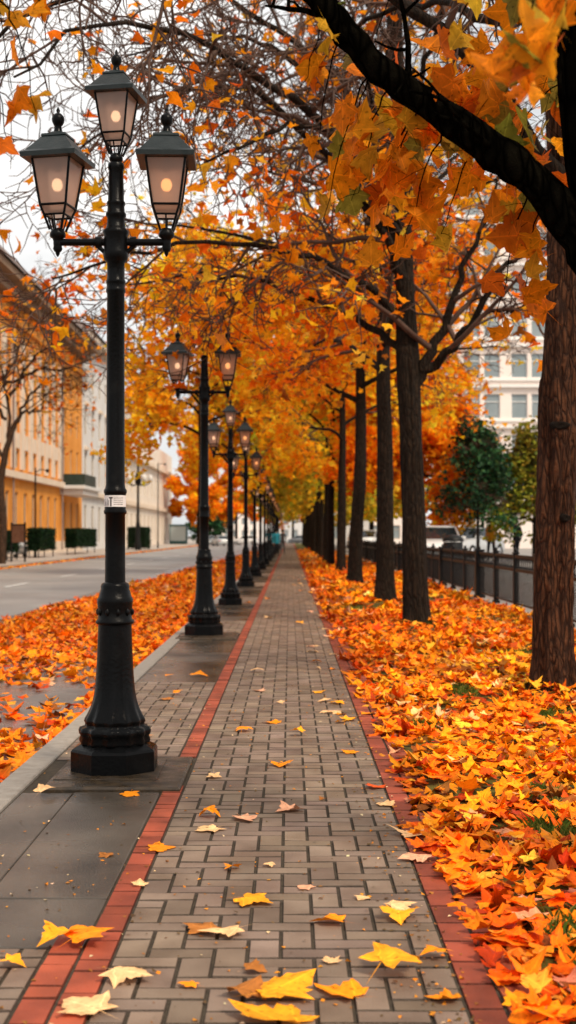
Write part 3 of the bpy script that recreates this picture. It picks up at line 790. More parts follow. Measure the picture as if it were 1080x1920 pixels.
for k, (x, y) in enumerate(lamp_spots):
    o = (L1, L2, L3)[k] if k < 3 else copy_tree(L3)
    o.location = (x, y, 0); s_ = 1. if k == 0 else 1.077 if k == 1 else .955
    o.scale = (s_, s_, s_)
    if k > 1: o.rotation_euler = (0, 0, rnd.uniform(-.12, .12))
    tag(o, names[k] if k < len(names) else 'small distant black lamp post in the far end of the lamp row', 'street lamp', 'black lamp posts along the path')

# ------------------------------------------------------------------ trees
A = np.array
GA = 2.39996
def row_tree(seed, h=11., lowest=4.7, r=.22, nl=10, reach=5.0, left=1.5, specs=None, lean=(0, 0), bark='bark', trunk_n=(28, 70), knots=(), droop=-.5, up=.55):
    """local coordinates, trunk base at the origin; returns (tree, trunk mesh)"""
    t = Tree(seed); rng = t.rng
    hs = np.linspace(0, h, 9); wob = rng.normal(0, .05, (9, 2)); wob[0] = 0
    ctrl = [(lean[0]*z/h+wob[i, 0]*(z > 2), lean[1]*z/h+wob[i, 1]*(z > 2), z) for i, z in enumerate(hs)]
    rads = [max(r*(1-.9*(z/h)**1.3), .03) for z in hs]
    tm = trunk_mesh('trunk', ctrl, rads, M[bark], seed, knots, nth=trunk_n[0], nh=trunk_n[1])
    cx = lambda z: (np.interp(z, hs, [c[0] for c in ctrl]), np.interp(z, hs, [c[1] for c in ctrl]))
    for k in range(nl):
        f = k/(nl-1); z = lowest+(h-lowest-.6)*f**1.1+rng.uniform(-.15, .15)
        az = k*GA+rng.uniform(-.3, .3)+seed
        dx, dy = math.cos(az), math.sin(az)
        lf = 1+(left-1)*max(-dx, 0)
        Ln = reach*(1-.5*f)*lf*rng.uniform(.85, 1.1); el = up+f*.5
        x0, y0 = cx(z)
        P = t.path((x0, y0, z), (dx*math.cos(el), dy*math.cos(el), math.sin(el)), Ln, 12, .09, (0, 0, droop*(1.2-f)))
        P, R = t.limb(P, max(.045, r*.42*(1-.55*f)), .012, 8, 1)
        t.sprout(P, R, specs)
    t.sprout(A(ctrl[4:]), A(rads[4:]), [(8,)+specs[0][1:]]+specs[1:])
    return t, tm
SP_FAR = [(9, 2.3, .3, .85, .2, .16, (0, 0, -.1), 5, 4), (6, 1.1, .3, .85, .2, .2, (0, 0, -.25), 3, 3)]
SP_MID = [(9, 2.3, .3, .85, .2, .16, (0, 0, -.1), 6, 5), (7, 1.15, .3, .85, .2, .2, (0, 0, -.2), 4, 3), (4, .55, .3, .8, .25, .25, (0, 0, -.15), 3, 3)]

def finish_tree(root, t, tm, pts, size, pal, lod, matk='leaf', bark='bark', twig='bark_twig', rng=None, dark=.25, trunk=True, tilt=.95):
    tr = link('trunk', tm, root) if tm else None
    if t.big: link('bough_frame', t.tubes_mesh('bough_frame', t.big, M[bark]), root)
    if t.small: link('twig_growth', t.tubes_mesh('twig_growth', t.small, M[twig]), root)
    if pts is not None and len(pts): crown(root, t, t.rng, pts, size, pal, lod, mat_=matk, dark=dark, tilt=tilt)
    return root
def thin(rng, pts, fn):
    return pts[rng.uniform(0, 1, len(pts)) < fn(pts)]

# --- near tree just outside the right edge: black trunk and the great diagonal limb
rn_ = np.random.default_rng(9); t = Tree(3); nr = empty('maple_tree', (1.75, 5, 0), 0, 'near black silhouetted maple whose thick limb slants across the top right corner', 'tree', 'maples along the path')
o3 = A([1.75, 5, 0])
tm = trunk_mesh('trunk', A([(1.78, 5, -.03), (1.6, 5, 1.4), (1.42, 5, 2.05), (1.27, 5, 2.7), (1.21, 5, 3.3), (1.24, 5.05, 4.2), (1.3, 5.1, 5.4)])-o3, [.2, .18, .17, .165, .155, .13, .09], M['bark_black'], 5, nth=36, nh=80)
P = t.smooth(A([(1.27, 5, 2.36), (1.14, 5, 2.56), (1.0, 4.99, 2.74), (.86, 4.98, 2.86), (.70, 4.97, 2.97), (.52, 4.97, 3.1), (.33, 4.97, 3.24), (.17, 4.96, 3.42), (.0, 4.95, 3.62), (-.3, 4.9, 3.95), (-.7, 4.8, 4.25)])-o3, 40, .004)
P, R = t.limb(P, .088, .036, 14); lump = 1+.09*np.sin(np.arange(40)*.9)*np.sin(np.arange(40)*.37+1)+rn_.normal(0, .03, 40); R *= lump
mo = MB()
for i_ in range(24, 36):
    for q_ in range(5): mo.lathe([(.002, -.004), (.012, 0), (.010, .005), (.002, .008)], 6, cx=P[i_][0]+rn_.normal(0, .012), cy=P[i_][1]+rn_.uniform(-.03, .03), z0=P[i_][2]+R[i_]*.93+rn_.normal(0, .003))
mo.build('moss', mat('moss', (.07, .09, .012), .95, (.12, .12, .02), scale=60), nr)
P2, R2 = t.limb(t.smooth(A([(1.23, 5, 3.0), (.95, 4.5, 3.55), (.4, 4.2, 3.85), (-.4, 4.3, 3.98), (-1.2, 4.4, 3.85), (-1.7, 4.5, 3.6)])-o3, 24, .01), .05, .012, 8)
P3, R3 = t.limb(t.smooth(A([(1.2, 4.95, 2.95), (1.1, 4.3, 3.15), (.9, 3.7, 3.1), (.62, 3.3, 2.92)])-o3, 16, .01), .04, .008, 8)
lp = []; rn = np.random.default_rng(44)
def hang(target, src, n, spread, size):
    src = A(src)-o3; target = A(target)-o3
    mid = (src+target)/2+A([0, 0, .08])
    q = t.smooth([src, mid, target], 9, .006); t.small.append((q, np.linspace(.0045, .0015, 9), 5))
    for k in range(n):
        f = rn.uniform(.35, 1.05); i = min(int(f*8), 8)
        p = q[i]+rn.normal(0, spread, 3)*A([1, .8, .8]); lp.append((p, size*rn.uniform(.7, 1.15)))
        t.small.append((t.smooth([q[i], (q[i]+p)/2+A([0, 0, .01]), p], 4), A([.0016, .0013, .0012, .001]), 3))
for tg, sr, n, sp, sz in [
    ((.60, 3.2, 2.60), (.66, 3.3, 2.92), 8, .05, .14), ((.55, 3.25, 2.53), (.68, 3.4, 2.95), 5, .05, .15), ((.68, 3.3, 2.46), (.8, 3.5, 3.0), 6, .05, .14),
    ((.30, 5.5, 2.88), (.4, 5.05, 3.2), 15, .1, .15), ((.42, 5.6, 2.78), (.52, 5.0, 3.1), 13, .1, .15), ((.5, 5.5, 2.66), (.62, 5.0, 3.02), 6, .09, .15), ((.66, 5.5, 2.7), (.75, 5.0, 2.93), 9, .09, .15),
    ((.45, 5.8, 3.1), (.52, 5.0, 3.1), 18, .13, .15), ((.62, 5.8, 3.2), (.52, 4.97, 3.1), 18, .13, .15), ((.8, 5.7, 3.05), (.7, 4.97, 2.97), 18, .12, .15), ((.95, 5.6, 2.9), (.9, 4.97, 2.84), 15, .1, .15), ((1.0, 5.7, 3.2), (1.2, 5, 3.2), 15, .12, .15), ((.8, 5.9, 3.42), (1.2, 5, 3.4), 15, .14, .15),
    ((.26, 5.6, 3.0), (.33, 4.97, 3.24), 6, .08, .15), ((.98, 5.3, 2.38), (1., 5, 2.74), 7, .06, .145), ((.88, 5.4, 2.3), (.95, 5, 2.78), 6, .06, .145), ((.12, 5.2, 3.0), (.2, 4.97, 3.38), 5, .07, .14), ((.14, 5.3, 2.72), (.33, 4.97, 3.24), 3, .05, .14),
    ((.05, 4.9, 3.12), (.17, 4.96, 3.42), 3, .06, .13), ((.6, 5.2, 3.36), (.9, 4.5, 3.5), 9, .12, .145), ((.92, 5.2, 3.35), (1.15, 4.9, 3.3), 8, .1, .145), ((.35, 5.4, 3.46), (.6, 4.3, 3.75), 6, .1, .14),
    ((-1.0, 4.5, 3.28), (-1.05, 4.35, 3.9), 13, .07, .125), ((-.88, 4.5, 3.2), (-.9, 4.35, 3.92), 9, .06, .12), ((-.98, 4.5, 2.98), (-1.2, 4.4, 3.85), 4, .045, .115), ((-.9, 4.5, 2.9), (-1.02, 4.45, 3.3), 3, .04, .12), ((-.99, 4.5, 2.76), (-1.1, 4.42, 3.3), 3, .03, .11), ((-.62, 4.5, 3.3), (-.6, 4.33, 3.95), 3, .05, .1)]:
    hang(tg, sr, n, sp, sz)
t.sprout(P[8:], R[8:]*.5, [(7, .5, .3, 1.0, .1, .14, (0, 0, .1), 5, 4), (3, .22, .3, .9, .3, .2, (0, 0, 0), 3, 3)])
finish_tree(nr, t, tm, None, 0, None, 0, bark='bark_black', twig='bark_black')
pp = A([p for p, s_ in lp]); ss = A([s_ for p, s_ in lp])
cc = pick(rn, [((.66, .19, .006), 5), ((.68, .25, .01), 3), ((.46, .25, .016), 1.7), ((.22, .18, .025), 1.2), ((.5, .1, .005), 1.2)], len(pp), .1)
link('crown', leaves_mesh('crown', rn, pp, ss, cc, 0, M['leaf'], tilt=A(rn.uniform(.7, 1.75, len(pp))), curl=.5), nr)

# --- T1, the big brown trunk at right
o1 = A([2.36, 11.5, 0])
t1root = empty('maple_tree', tuple(o1), 0, 'large maple with reddish brown ridged bark and dark knots at the right edge', 'tree', 'maples along the path')
t = Tree(8)
tm = trunk_mesh('trunk', [(0, 0, -.05), (.0, 0, .5), (.03, 0, 1.6), (.07, 0, 2.6), (.10, 0, 3.3), (.14, 0, 4.2), (.1, 0, 5.5), (.15, 0, 7.5), (.1, .1, 9.5)], [.2, .178, .17, .172, .165, .155, .13, .09, .05], M['bark_reddish'], 3,
    knots=((2.37, -1.5, .11, .16), (3.42, -2.5, .11, .32), (2.75, 2.9, .08, .12), (1.2, -.9, .09, .1), (3.1, -.4, .08, .14)), nth=72, nh=240, rough=.075, flare=.32)
SP1 = [(8, 1.9, .3, .75, .18, .14, (0, 0, -.1), 6, 5), (6, .95, .3, .8, .2, .18, (0, 0, -.2), 4, 3), (4, .5, .35, .8, .2, .22, (0, 0, -.1), 3, 3)]
for c in [[(2.45, 11.4, 4.6), (1.5, 11.2, 5.7), (.4, 11, 6.3), (-.7, 10.8, 6.35), (-1.8, 10.5, 5.9), (-2.6, 10.3, 5.2)],
          [(2.45, 11.5, 5.2), (1.7, 10.3, 6.1), (.9, 9.2, 6.2), (-.1, 8.3, 6.0), (-1.2, 7.9, 5.5)],
          [(2.5, 11.5, 5.), (3.4, 11.2, 5.6), (4.6, 11.3, 6.2)], [(2.45, 11.6, 5.6), (2., 12.8, 6.6), (1.2, 14, 7.2), (.2, 15, 7.)], [(2.4, 11.4, 5.7), (2.6, 10, 6.4), (2.4, 8.6, 6.5), (1.9, 7.4, 6.1)],
          [(2.45, 11.5, 6.5), (1.2, 11.8, 7.7), (0, 12.2, 8.2), (-1.4, 12.6, 7.9)]]:
    P, R = t.limb(t.smooth(A(c)-o1, 18, .035), .075, .012, 8)
    t.sprout(P, R, SP1)
pts = t.leaf_points(2, 1.15, .07)
pts = thin(t.rng, pts, lambda p: np.clip(.2+.35*np.clip((p[:, 0]+1.8)/2, 0, 1)-.0*p[:, 2], 0, 1)*(1-.75*np.clip((p[:, 2]-6.)/1.2, 0, 1)))
finish_tree(t1root, t, tm, pts, .15, PAL_ORANGE, 1, bark='bark', dark=.2)

for (ang, h, r_, sx, sz) in [(-1.72, 2.37, .166, .088, .042), (-2.75, 3.44, .165, .075, .07), (-1.3, 1.55, .172, .05, .04)]:
    kb = MB(); kb.lathe([(1.1, -.06), (1.05, -.01), (.9, .018), (.65, .034), (.35, .03), (.02, .024)], 16, fn=lambda a, z: 1+.1*math.sin(3*a+1)+.06*math.sin(7*a))
    ko = kb.build('knot', M['bark'], t1root, (np.interp(h, [0, 1.6, 2.6, 3.3], [0, .03, .07, .1])+math.cos(ang)*r_, math.sin(ang)*r_, h))
    ko.rotation_euler = Vector((math.cos(ang), math.sin(ang), 0)).to_track_quat('Z', 'Y').to_euler(); ko.scale = (sx, sz, 1.1)

# --- T2, the tree with the right-hand fork and the boughs that sweep left over the lamp
o2 = A([1.93, 19.4, 0])
r2 = empty('maple_tree', tuple(o2), 0, 'tall maple with a low fork to the right, second trunk from the front', 'tree', 'maples along the path')
t = Tree(12)
tm = trunk_mesh('trunk', A([(1.93, 19.4, -.05), (1.9, 19.4, .8), (1.88, 19.4, 1.8), (1.84, 19.4, 3), (1.80, 19.4, 3.9), (1.76, 19.4, 5), (1.72, 19.4, 6.5), (1.66, 19.4, 8), (1.62, 19.4, 9.8), (1.7, 19.4, 12)])-o2, [.19, .178, .172, .168, .178, .14, .12, .1, .08, .03], M['bark'], 7, knots=((4.0, .15, .2, .12), (2.6, -1.8, .06, .1)), nth=48, nh=170, flare=.45)
SP2 = [(10, 2.2, .3, .75, .12, .15, (0, 0, -.1), 6, 5), (7, 1.05, .3, .85, .2, .2, (0, 0, -.18), 4, 3), (5, .55, .35, .85, .2, .24, (0, 0, -.1), 3, 3)]
SP2 = [(12,)+SP2[0][1:], (8,)+SP2[1][1:], (4,)+SP2[2][1:]]
SP2b = [(7,)+SP2[0][1:], (5,)+SP2[1][1:], (3,)+SP2[2][1:]]
boughs = [([(1.86, 19.35, 3.55), (2.05, 19.35, 4.0), (2.32, 19.35, 4.5), (2.5, 19.35, 5.0), (2.64, 19.35, 5.47), (2.85, 19.3, 6.0), (3.09, 19.3, 6.55), (3.2, 19.2, 7.6)], .1, 10, SP2b),
    ([(2.0, 19.35, 3.9), (2.25, 19.3, 4.05), (2.48, 19.2, 4.25), (2.8, 19.15, 4.7), (3.13, 19.1, 5.3), (3.35, 19.1, 5.55), (3.57, 19.1, 6.03), (3.9, 19.1, 6.6), (4.2, 19.1, 7.2)], .085, 10, SP2b),
    ([(2.5, 19.2, 4.3), (2.9, 19., 4.72), (3.3, 18.9, 4.72), (3.7, 18.8, 4.9), (4.1, 18.7, 5.0)], .04, 7, [(5, 1., .3, .8, .2, .15, (0, 0, -.1), 5, 4), (5, .6, .3, .8, .2, .2, (0, 0, -.1), 3, 3)]),
    ([(1.74, 19.35, 5.0), (1.5, 19, 6.0), (.9, 18, 6.7), (.28, 17, 7.05), (-.29, 16, 7.1), (-.72, 15, 6.98), (-1.42, 14, 6.98), (-2.1, 13, 6.6), (-2.7, 12.5, 5.9)], .095, 10, SP2),
    ([(1.76, 19.35, 5.2), (1.5, 19, 5.7), (.82, 18.5, 6.6), (-.37, 18, 7.6), (-1.49, 17, 7.3), (-2.1, 16.5, 6.9), (-3.0, 16, 5.9)], .08, 9, SP2),
    ([(1.76, 19.35, 4.5), (1.24, 19, 5.0), (.43, 18, 5.25), (-.66, 17, 5.3), (-1.95, 16, 4.95), (-2.86, 15.5, 4.5)], .07, 9, SP2),
    ([(1.78, 19.4, 4.2), (1.0, 20, 4.8), (.0, 20.4, 5.3), (-1.3, 20.5, 5.6), (-2.8, 20.3, 5.3)], .07, 9, SP2),
    ([(1.7, 19.4, 6.4), (.9, 19., 7.6), (.0, 18.4, 8.3), (-1., 17.8, 8.4), (-2.2, 17, 7.8)], .07, 9, SP2), ([(1.74, 19.35, 5.6), (1.1, 18.2, 6.5), (.4, 17.2, 6.9), (-.4, 16.4, 6.5), (-1.2, 15.8, 5.9)], .07, 9, SP2),
    ([(1.7, 19.4, 7), (.6, 19.4, 8.4), (-.8, 19.2, 9.4), (-2.4, 18.8, 9.7), (-3.8, 18.4, 9.2)], .07, 9, SP2),
    ([(1.7, 19.4, 7.5), (2.2, 18.6, 9), (2.6, 18, 10.4)], .06, 8, SP2b), ([(1.68, 19.4, 8), (.6, 20, 9.8), (-.6, 20.4, 11.2)], .06, 8, SP2b), ([(1.7, 19.4, 6.2), (1.2, 18.2, 7.6), (.8, 17, 8.6)], .05, 8, SP2b), ([(1.72, 19.5, 6.), (2.6, 20.6, 7.4), (3.4, 21.6, 8.6)], .06, 8, SP2b)]
for c, r0, sd_, sp in boughs:
    P, R = t.limb(t.smooth(A(c)-o2, 22, .03), r0, .012, sd_); t.sprout(P, R, sp)
pts = t.leaf_points(2, 1.1, .09)
def f2(p):
    x = p[:, 0]+o2[0]; y = p[:, 1]+o2[1]; z = p[:, 2]
    zt = 1.4+(z-1.4)*19/y           # height measured along a slope: the sparse top thins with distance from the trunk
    k = np.clip((7.6-zt)/1.6, .15, 1)*np.clip(1.35-.45*(x-2.2), .3, 1)
    return k*np.clip(.3+.7*(x+3.2)/2.4, .18, 1)*.8
pts = thin(t.rng, pts, f2)
finish_tree(r2, t, tm, pts, .175, PAL_ORANGE, 1, dark=.28)

# --- the row behind
row = [(1.94, 26.0, 21, PAL_ORANGE, (-.0, 0), 'third maple from the front in the row, a slim near black trunk'),
       (1.83, 36.0, 22, PAL_GOLD, (.35, 0), 'fourth maple from the front in the row, straight dark trunk'),
       (1.89, 46.7, 23, PAL_GOLD, (.0, 0), 'fifth maple from the front in the row, with a golden crown'),
       (1.80, 56.0, 24, PAL_GOLD, (.1, 0), 'sixth maple from the front in the row')]
cache = None
for k, (x, y, sdv, pal, lean, lab) in enumerate(row):
    root = empty('maple_tree', (x, y, -.02), 0, lab, 'tree', 'maples along the path')
    t, tm = row_tree(sdv, h=12.5 if k else 13, lowest=(4.6, 5.2, 4.8, 4.8)[k], r=(.185, .2, .17, .165)[k], nl=(13, 13, 12, 12)[k], reach=5.2, left=1.45, specs=SP_MID if k < 2 else SP_FAR, lean=lean, trunk_n=(32, 90), droop=-.75)
    pts = t.leaf_points(2, (3.0, 3.2, 13, 13)[k], .16)
    zc = (8.3, 10.5, 13, 14)[k]
    pts = thin(t.rng, pts, lambda p: np.clip((zc-p[:, 2])/2.2, .1, 1)*np.clip(1.3-.55*(p[:, 0]-.8), (.1, .12, .2, .5)[k], 1))
    finish_tree(root, t, tm, pts, (.2, .23, .27, .3)[k], pal, 1 if k < 2 else 2, dark=.28)
far_t, far_tm = row_tree(31, h=12, lowest=4.5, r=.155, nl=13, reach=5.2, left=1.6, specs=SP_FAR, trunk_n=(16, 40), droop=-.8)
fp = far_t.leaf_points(2, 11, .22)
proto = empty('maple_tree', (1.85, 66, -.02))
finish_tree(proto, far_t, far_tm, fp, .36, PAL_OLIVE, 2, dark=.3, bark='bark_far')
for k, y in enumerate([66, 76, 86, 97, 108, 120, 133, 147, 162, 178]):
    o = proto if k == 0 else copy_tree(proto)
    o.location = (1.88, y, -.02); o.rotation_euler = (0, 0, (0, .3, -.25, .15, -.4, .35, .1, -.2, .28, -.1)[k])
    tag(o, 'distant maple with an olive yellow crown far down the tree row', 'tree', 'far maples at the end of the row')

def loose_tree(name, loc, seed, label, pal, h, lowest, r, reach, size, per, lod=2, matk='leaf', nl=12, specs=SP_FAR, bark='bark', dark=.25, group='trees beyond the path', droop=-.6, up=.55, zcut=None, left=1.):
    root = empty(name, loc, 0, label, 'tree', group)
    t, tm = row_tree(seed, h=h, lowest=lowest, r=r, nl=nl, reach=reach, left=left, specs=specs, trunk_n=(18, 50), droop=droop, bark=bark, up=up)
    pts = t.leaf_points(1 if matk == 'green' else 2, per, .2)
    if matk == 'green':       # ragged lobes: hollow the crown out between its boughs
        q = pts*2.6+seed; v = np.sin(q[:, 0]+1.7*np.sin(q[:, 2]))+np.sin(q[:, 1]*1.1+q[:, 2])+np.sin(q[:, 2]*1.4+q[:, 0]*.7)
        pts = pts[v > -.55]; pts[:, :2] *= (1.25-.42*np.clip((pts[:, 2]-lowest)/(h-lowest), 0, 1))[:, None]; pts[:, 2] += .35*np.sin(q[:len(pts), 0])
    if zcut: pts = thin(t.rng, pts, zcut)
    return finish_tree(root, t, tm, pts, size, pal, lod, matk=matk, bark=bark, dark=dark)
def scaled(sp, k): return [(c, l*k)+tuple(r) for c, l, *r in sp]
loose_tree('maple_tree', (-3.28, 48, -.12), 41, 'golden street tree standing on the leafy verge behind the second lamp post', PAL_GOLD, 11, 5.2, .15, 4.0, .3, 9, droop=-.9)
loose_tree('maple_tree', (-3.5, 76, -.12), 42, 'golden street tree on the leafy verge behind the third lamp post', PAL_GOLD, 13, 5.5, .2, 5, .36, 9, droop=-.7)
loose_tree('maple_tree', (5.4, 54, .29), 43, 'blazing orange dense maple seen behind the railing just beside the forked trunk', PAL_FIRE, 10.5, 3.1, .2, 3.4, .3, 34, droop=-.75, left=1.1, nl=15, zcut=lambda p: np.clip(1.5-.6*(p[:, 0]-.4)-.25*np.maximum(p[:, 2]-6, 0), .04, 1))
loose_tree('maple_tree', (-13.9, 195, 0), 44, 'rust orange tree closing the far end of the left street', PAL_FIRE, 15, 3.4, .3, 6.5, .62, 26, dark=.3)
loose_tree('maple_tree', (-9.8, 235, 0), 48, 'second rust orange tree at the far end of the left street', PAL_FIRE, 15, 3.4, .3, 6.5, .62, 26, dark=.3)
loose_tree('maple_tree', (.6, 232, 0), 45, 'fiery orange tree seen at the end of the path tunnel', PAL_FIRE, 10, 3.5, .25, 5, .5, 11)
loose_tree('maple_tree', (8, 125, .29), 49, 'orange tree standing far behind the railing before pale buildings', PAL_FIRE, 12, 3.5, .25, 5, .5, 22)
GREEN = [((.03, .085, .035), 4), ((.05, .13, .045), 2), ((.02, .05, .026), 2), ((.1, .16, .05), .6)]
YGREEN = [((.30, .31, .03), 3), ((.42, .36, .04), 2), ((.13, .17, .03), 2), ((.55, .38, .04), 1)]
SPG = scaled(SP_FAR, .5)
loose_tree('evergreen_tree', (7.35, 50, .29), 51, 'dark green bushy tree on a thin trunk behind the railing', GREEN, 5.0, 1.9, .07, 1.05, .2, 8, matk='green', specs=SPG, droop=-.2, dark=.3)
loose_tree('evergreen_tree', (9.2, 61, .29), 52, 'dark green tree filling the gap between evergreen and yellow green tree', GREEN, 5.2, 1.9, .1, 1.1, .24, 6, matk='green', specs=SPG, droop=-.2, dark=.3)
loose_tree('linden_tree', (9.75, 51, .29), 53, 'yellow green tree behind the railing just left of the brown ridged trunk', YGREEN, 4.9, 1.7, .09, 1.15, .22, 8, matk='green', specs=SPG, droop=-.2, dark=.35)
loose_tree('evergreen_tree', (12.6, 53, .29), 54, 'green tree at the right edge behind the railing, right of the brown ridged trunk', GREEN, 6, 1.6, .12, 1.6, .28, 6, matk='green', specs=SPG, droop=-.2, dark=.35)
loose_tree('evergreen_tree', (-13.5, 215, 0), 55, 'dark green shrub tree under the rust orange tree at the far left street end', GREEN, 6, 1, .2, 3, .6, 6, matk='green', specs=SP_FAR, droop=-.3, dark=.35)

# bare tree on the far pavement at the left edge
rb = empty('bare_tree', (-13.95, 62, 0), 0, 'nearly bare tree with a dark curving trunk on the far pavement at the left edge', 'tree', 'trees beyond the path')
t = Tree(61); ob = A([-13.95, 62, 0])
P, R = t.limb(t.smooth(A([(0, 0, -.05), (.05, 0, 2), (-.05, 0, 3.8), (.1, 0, 5), (.35, 0, 6.), (.6, 0, 6.8)]), 24, .01), .22, .13, 12, 1)
SPB = [(9, 2.6, .3, .7, .2, .2, (0, 0, .05), 7, 4), (6, 1.3, .3, .8, .2, .25, (0, 0, 0), 5, 3), (4, .7, .3, .8, .2, .25, (0, 0, 0), 3, 3)]
for c in [[(.35, 0, 5.9), (.3, 0, 7.5), (.0, .2, 9), (-.3, .3, 10.5), (-.4, .3, 12)], [(.6, 0, 6.8), (1.3, -.2, 8), (2.3, -.3, 8.9), (3.3, -.3, 9.5)], [(.6, 0, 6.8), (1.1, .3, 7.4), (1.9, .5, 7.6), (3.0, .8, 7.5)],
          [(.3, 0, 8.), (1.4, 0, 9.8), (2.8, -.2, 10.8), (4.3, -.3, 11.6)], [(0, 0, 5.2), (-1, .4, 6.5), (-2, .8, 8), (-2.6, 1, 9.5)], [(0, .2, 9), (.9, .3, 10.8), (1.6, .4, 12.6)], [(.2, 0, 7), (-.8, -.5, 9), (-1.6, -.8, 11)], [(0, .2, 8.6), (1.5, 0, 9.3), (3.4, .2, 9.6), (5, .3, 10.4)]]:
    P, R = t.limb(t.smooth(A(c), 16, .07), .095, .018, 7); t.sprout(P, np.maximum(R*.8, .03), SPB)
pts = t.leaf_points(3, .35, .1)
finish_tree(rb, t, None, pts, .26, PAL_ORANGE, 1, bark='bark_far', twig='bark_far')

# ------------------------------------------------------------------ buildings
M['orange'] = mat('orange_stucco', (.68, .26, .04), .85, (.78, .33, .065), scale=.5, bump=.1, bscale=20)
M['panel'] = mat('pale_stone_panel', (.68, .55, .42), .8, (.75, .62, .5), scale=1)
M['white'] = mat('white_stucco', (.62, .6, .58), .85, (.7, .68, .66), scale=.4)
M['cream'] = mat('cream_stucco', (.70, .60, .50), .85, (.78, .69, .59), scale=.4)
M['office'] = mat('pinkish_white_cladding', (.86, .74, .67), .6, (.9, .8, .74), scale=.3)
M['soffit'] = mat('brown_eaves', (.22, .14, .09), .85, (.3, .2, .13), scale=1)
M['tin'] = mat('grey_brown_roof', (.24, .18, .16), .6, (.3, .24, .22), scale=.5)
M['window'] = mat('dark_window_glass', (.03, .035, .04), .12, (.06, .06, .06), scale=.4)
M['curtain'] = mat('window_with_ochre_blind', (.4, .2, .04), .4, (.2, .11, .04), scale=.5)
M['paleglass'] = mat('pale_window_glass', (.22, .27, .29), .1, (.3, .34, .36), scale=.3)  # glass with a paler base colour than the dark panes
M['frame'] = mat('window_frame', (.5, .4, .3), .6)
M['wframe'] = mat('white_window_frame', (.8, .78, .76), .5)
M['black'] = mat('black_metal', (.004, .004, .0045), .45, (.008, .008, .008), scale=9, spec=.2)
M['balc'] = mat('dark_green_balcony', (.02, .03, .022), .5, (.03, .045, .035), scale=5)

def facade(root, o, u, n, length, height, depth, rects, wm, name='wall', fm='frame', mull=1, rev=.25):
    """wall with real openings; rects: (u0, u1, v0, v1, pane material)"""
    o, u, n = Vector(o), Vector(u), Vector(n); z = Vector((0, 0, 1))
    W = lambda a, v, d=0: o+u*a+z*v+n*d
    us = sorted({0, length, *[r[0] for r in rects], *[r[1] for r in rects]}); vs = sorted({0, height, *[r[2] for r in rects], *[r[3] for r in rects]})
    b = MB()
    for a0, a1 in zip(us[:-1], us[1:]):
        for v0, v1 in zip(vs[:-1], vs[1:]):
            ac, vc = (a0+a1)/2, (v0+v1)/2
            if any(r[0] < ac < r[1] and r[2] < vc < r[3] for r in rects): continue
            b.add([W(a0, v0), W(a1, v0), W(a1, v1), W(a0, v1)], [(0, 1, 2, 3)])
    for r in rects:
        a0, a1, v0, v1 = r[:4]; c = [(a0, v0), (a1, v0), (a1, v1), (a0, v1)]
        for (p, q) in zip(c, c[1:]+c[:1]): b.add([W(*p), W(*q), W(*q, -rev), W(*p, -rev)], [(0, 1, 2, 3)])
    for a in (0, length): b.add([W(a, 0), W(a, 0, -depth), W(a, height, -depth), W(a, height)], [(0, 1, 2, 3)])
    b.add([W(0, 0, -depth), W(length, 0, -depth), W(length, height, -depth), W(0, height, -depth)], [(0, 1, 2, 3)])
    b.add([W(0, height), W(length, height), W(length, height, -depth), W(0, height, -depth)], [(0, 1, 2, 3)])
    b.build(name, wm, root)
    for r in rects:
        a0, a1, v0, v1 = r[:4]; f = MB(); t_ = .07
        def bar(x0, x1, y0, y1, d0=-.2, d1=-.12):
            P = [W(x0, y0, d0), W(x1, y0, d0), W(x1, y1, d0), W(x0, y1, d0), W(x0, y0, d1), W(x1, y0, d1), W(x1, y1, d1), W(x0, y1, d1)]
            f.add(P, [(3, 2, 1, 0), (4, 5, 6, 7), (0, 1, 5, 4), (1, 2, 6, 5), (2, 3, 7, 6), (3, 0, 4, 7)])
        bar(a0, a0+t_, v0, v1); bar(a1-t_, a1, v0, v1); bar(a0+t_, a1-t_, v0, v0+t_); bar(a0+t_, a1-t_, v1-t_, v1)
        for k in range(1, mull+1): xm = a0+(a1-a0)*k/(mull+1); bar(xm-t_/2, xm+t_/2, v0+t_, v1-t_)
        if v1-v0 > 1.6: vm = v0+(v1-v0)*.68; bar(a0+t_, a1-t_, vm-.03, vm+.03, -.19, -.11)
        fo = f.build('window', M[fm], root)
        g = MB(); g.add([W(a0, v0, -.17), W(a1, v0, -.17), W(a1, v1, -.17), W(a0, v1, -.17)], [(0, 1, 2, 3)])
        g.build('pane', M[r[4]], fo)
def bandbox(root, name, o, u, n, a0, a1, v0, v1, d0, d1, m, bld=True):
    o, u, n = Vector(o), Vector(u), Vector(n); z = Vector((0, 0, 1)); b = MB()
    P = [o+u*a+z*v+n*d for d in (d0, d1) for a, v in ((a0, v0), (a1, v0), (a1, v1), (a0, v1))]
    b.add(P, [(3, 2, 1, 0), (4, 5, 6, 7), (0, 1, 5, 4), (1, 2, 6, 5), (2, 3, 7, 6), (3, 0, 4, 7)])
    return b.build(name, M[m], root) if bld else b
U, NX = (0, 1, 0), (1, 0, 0)
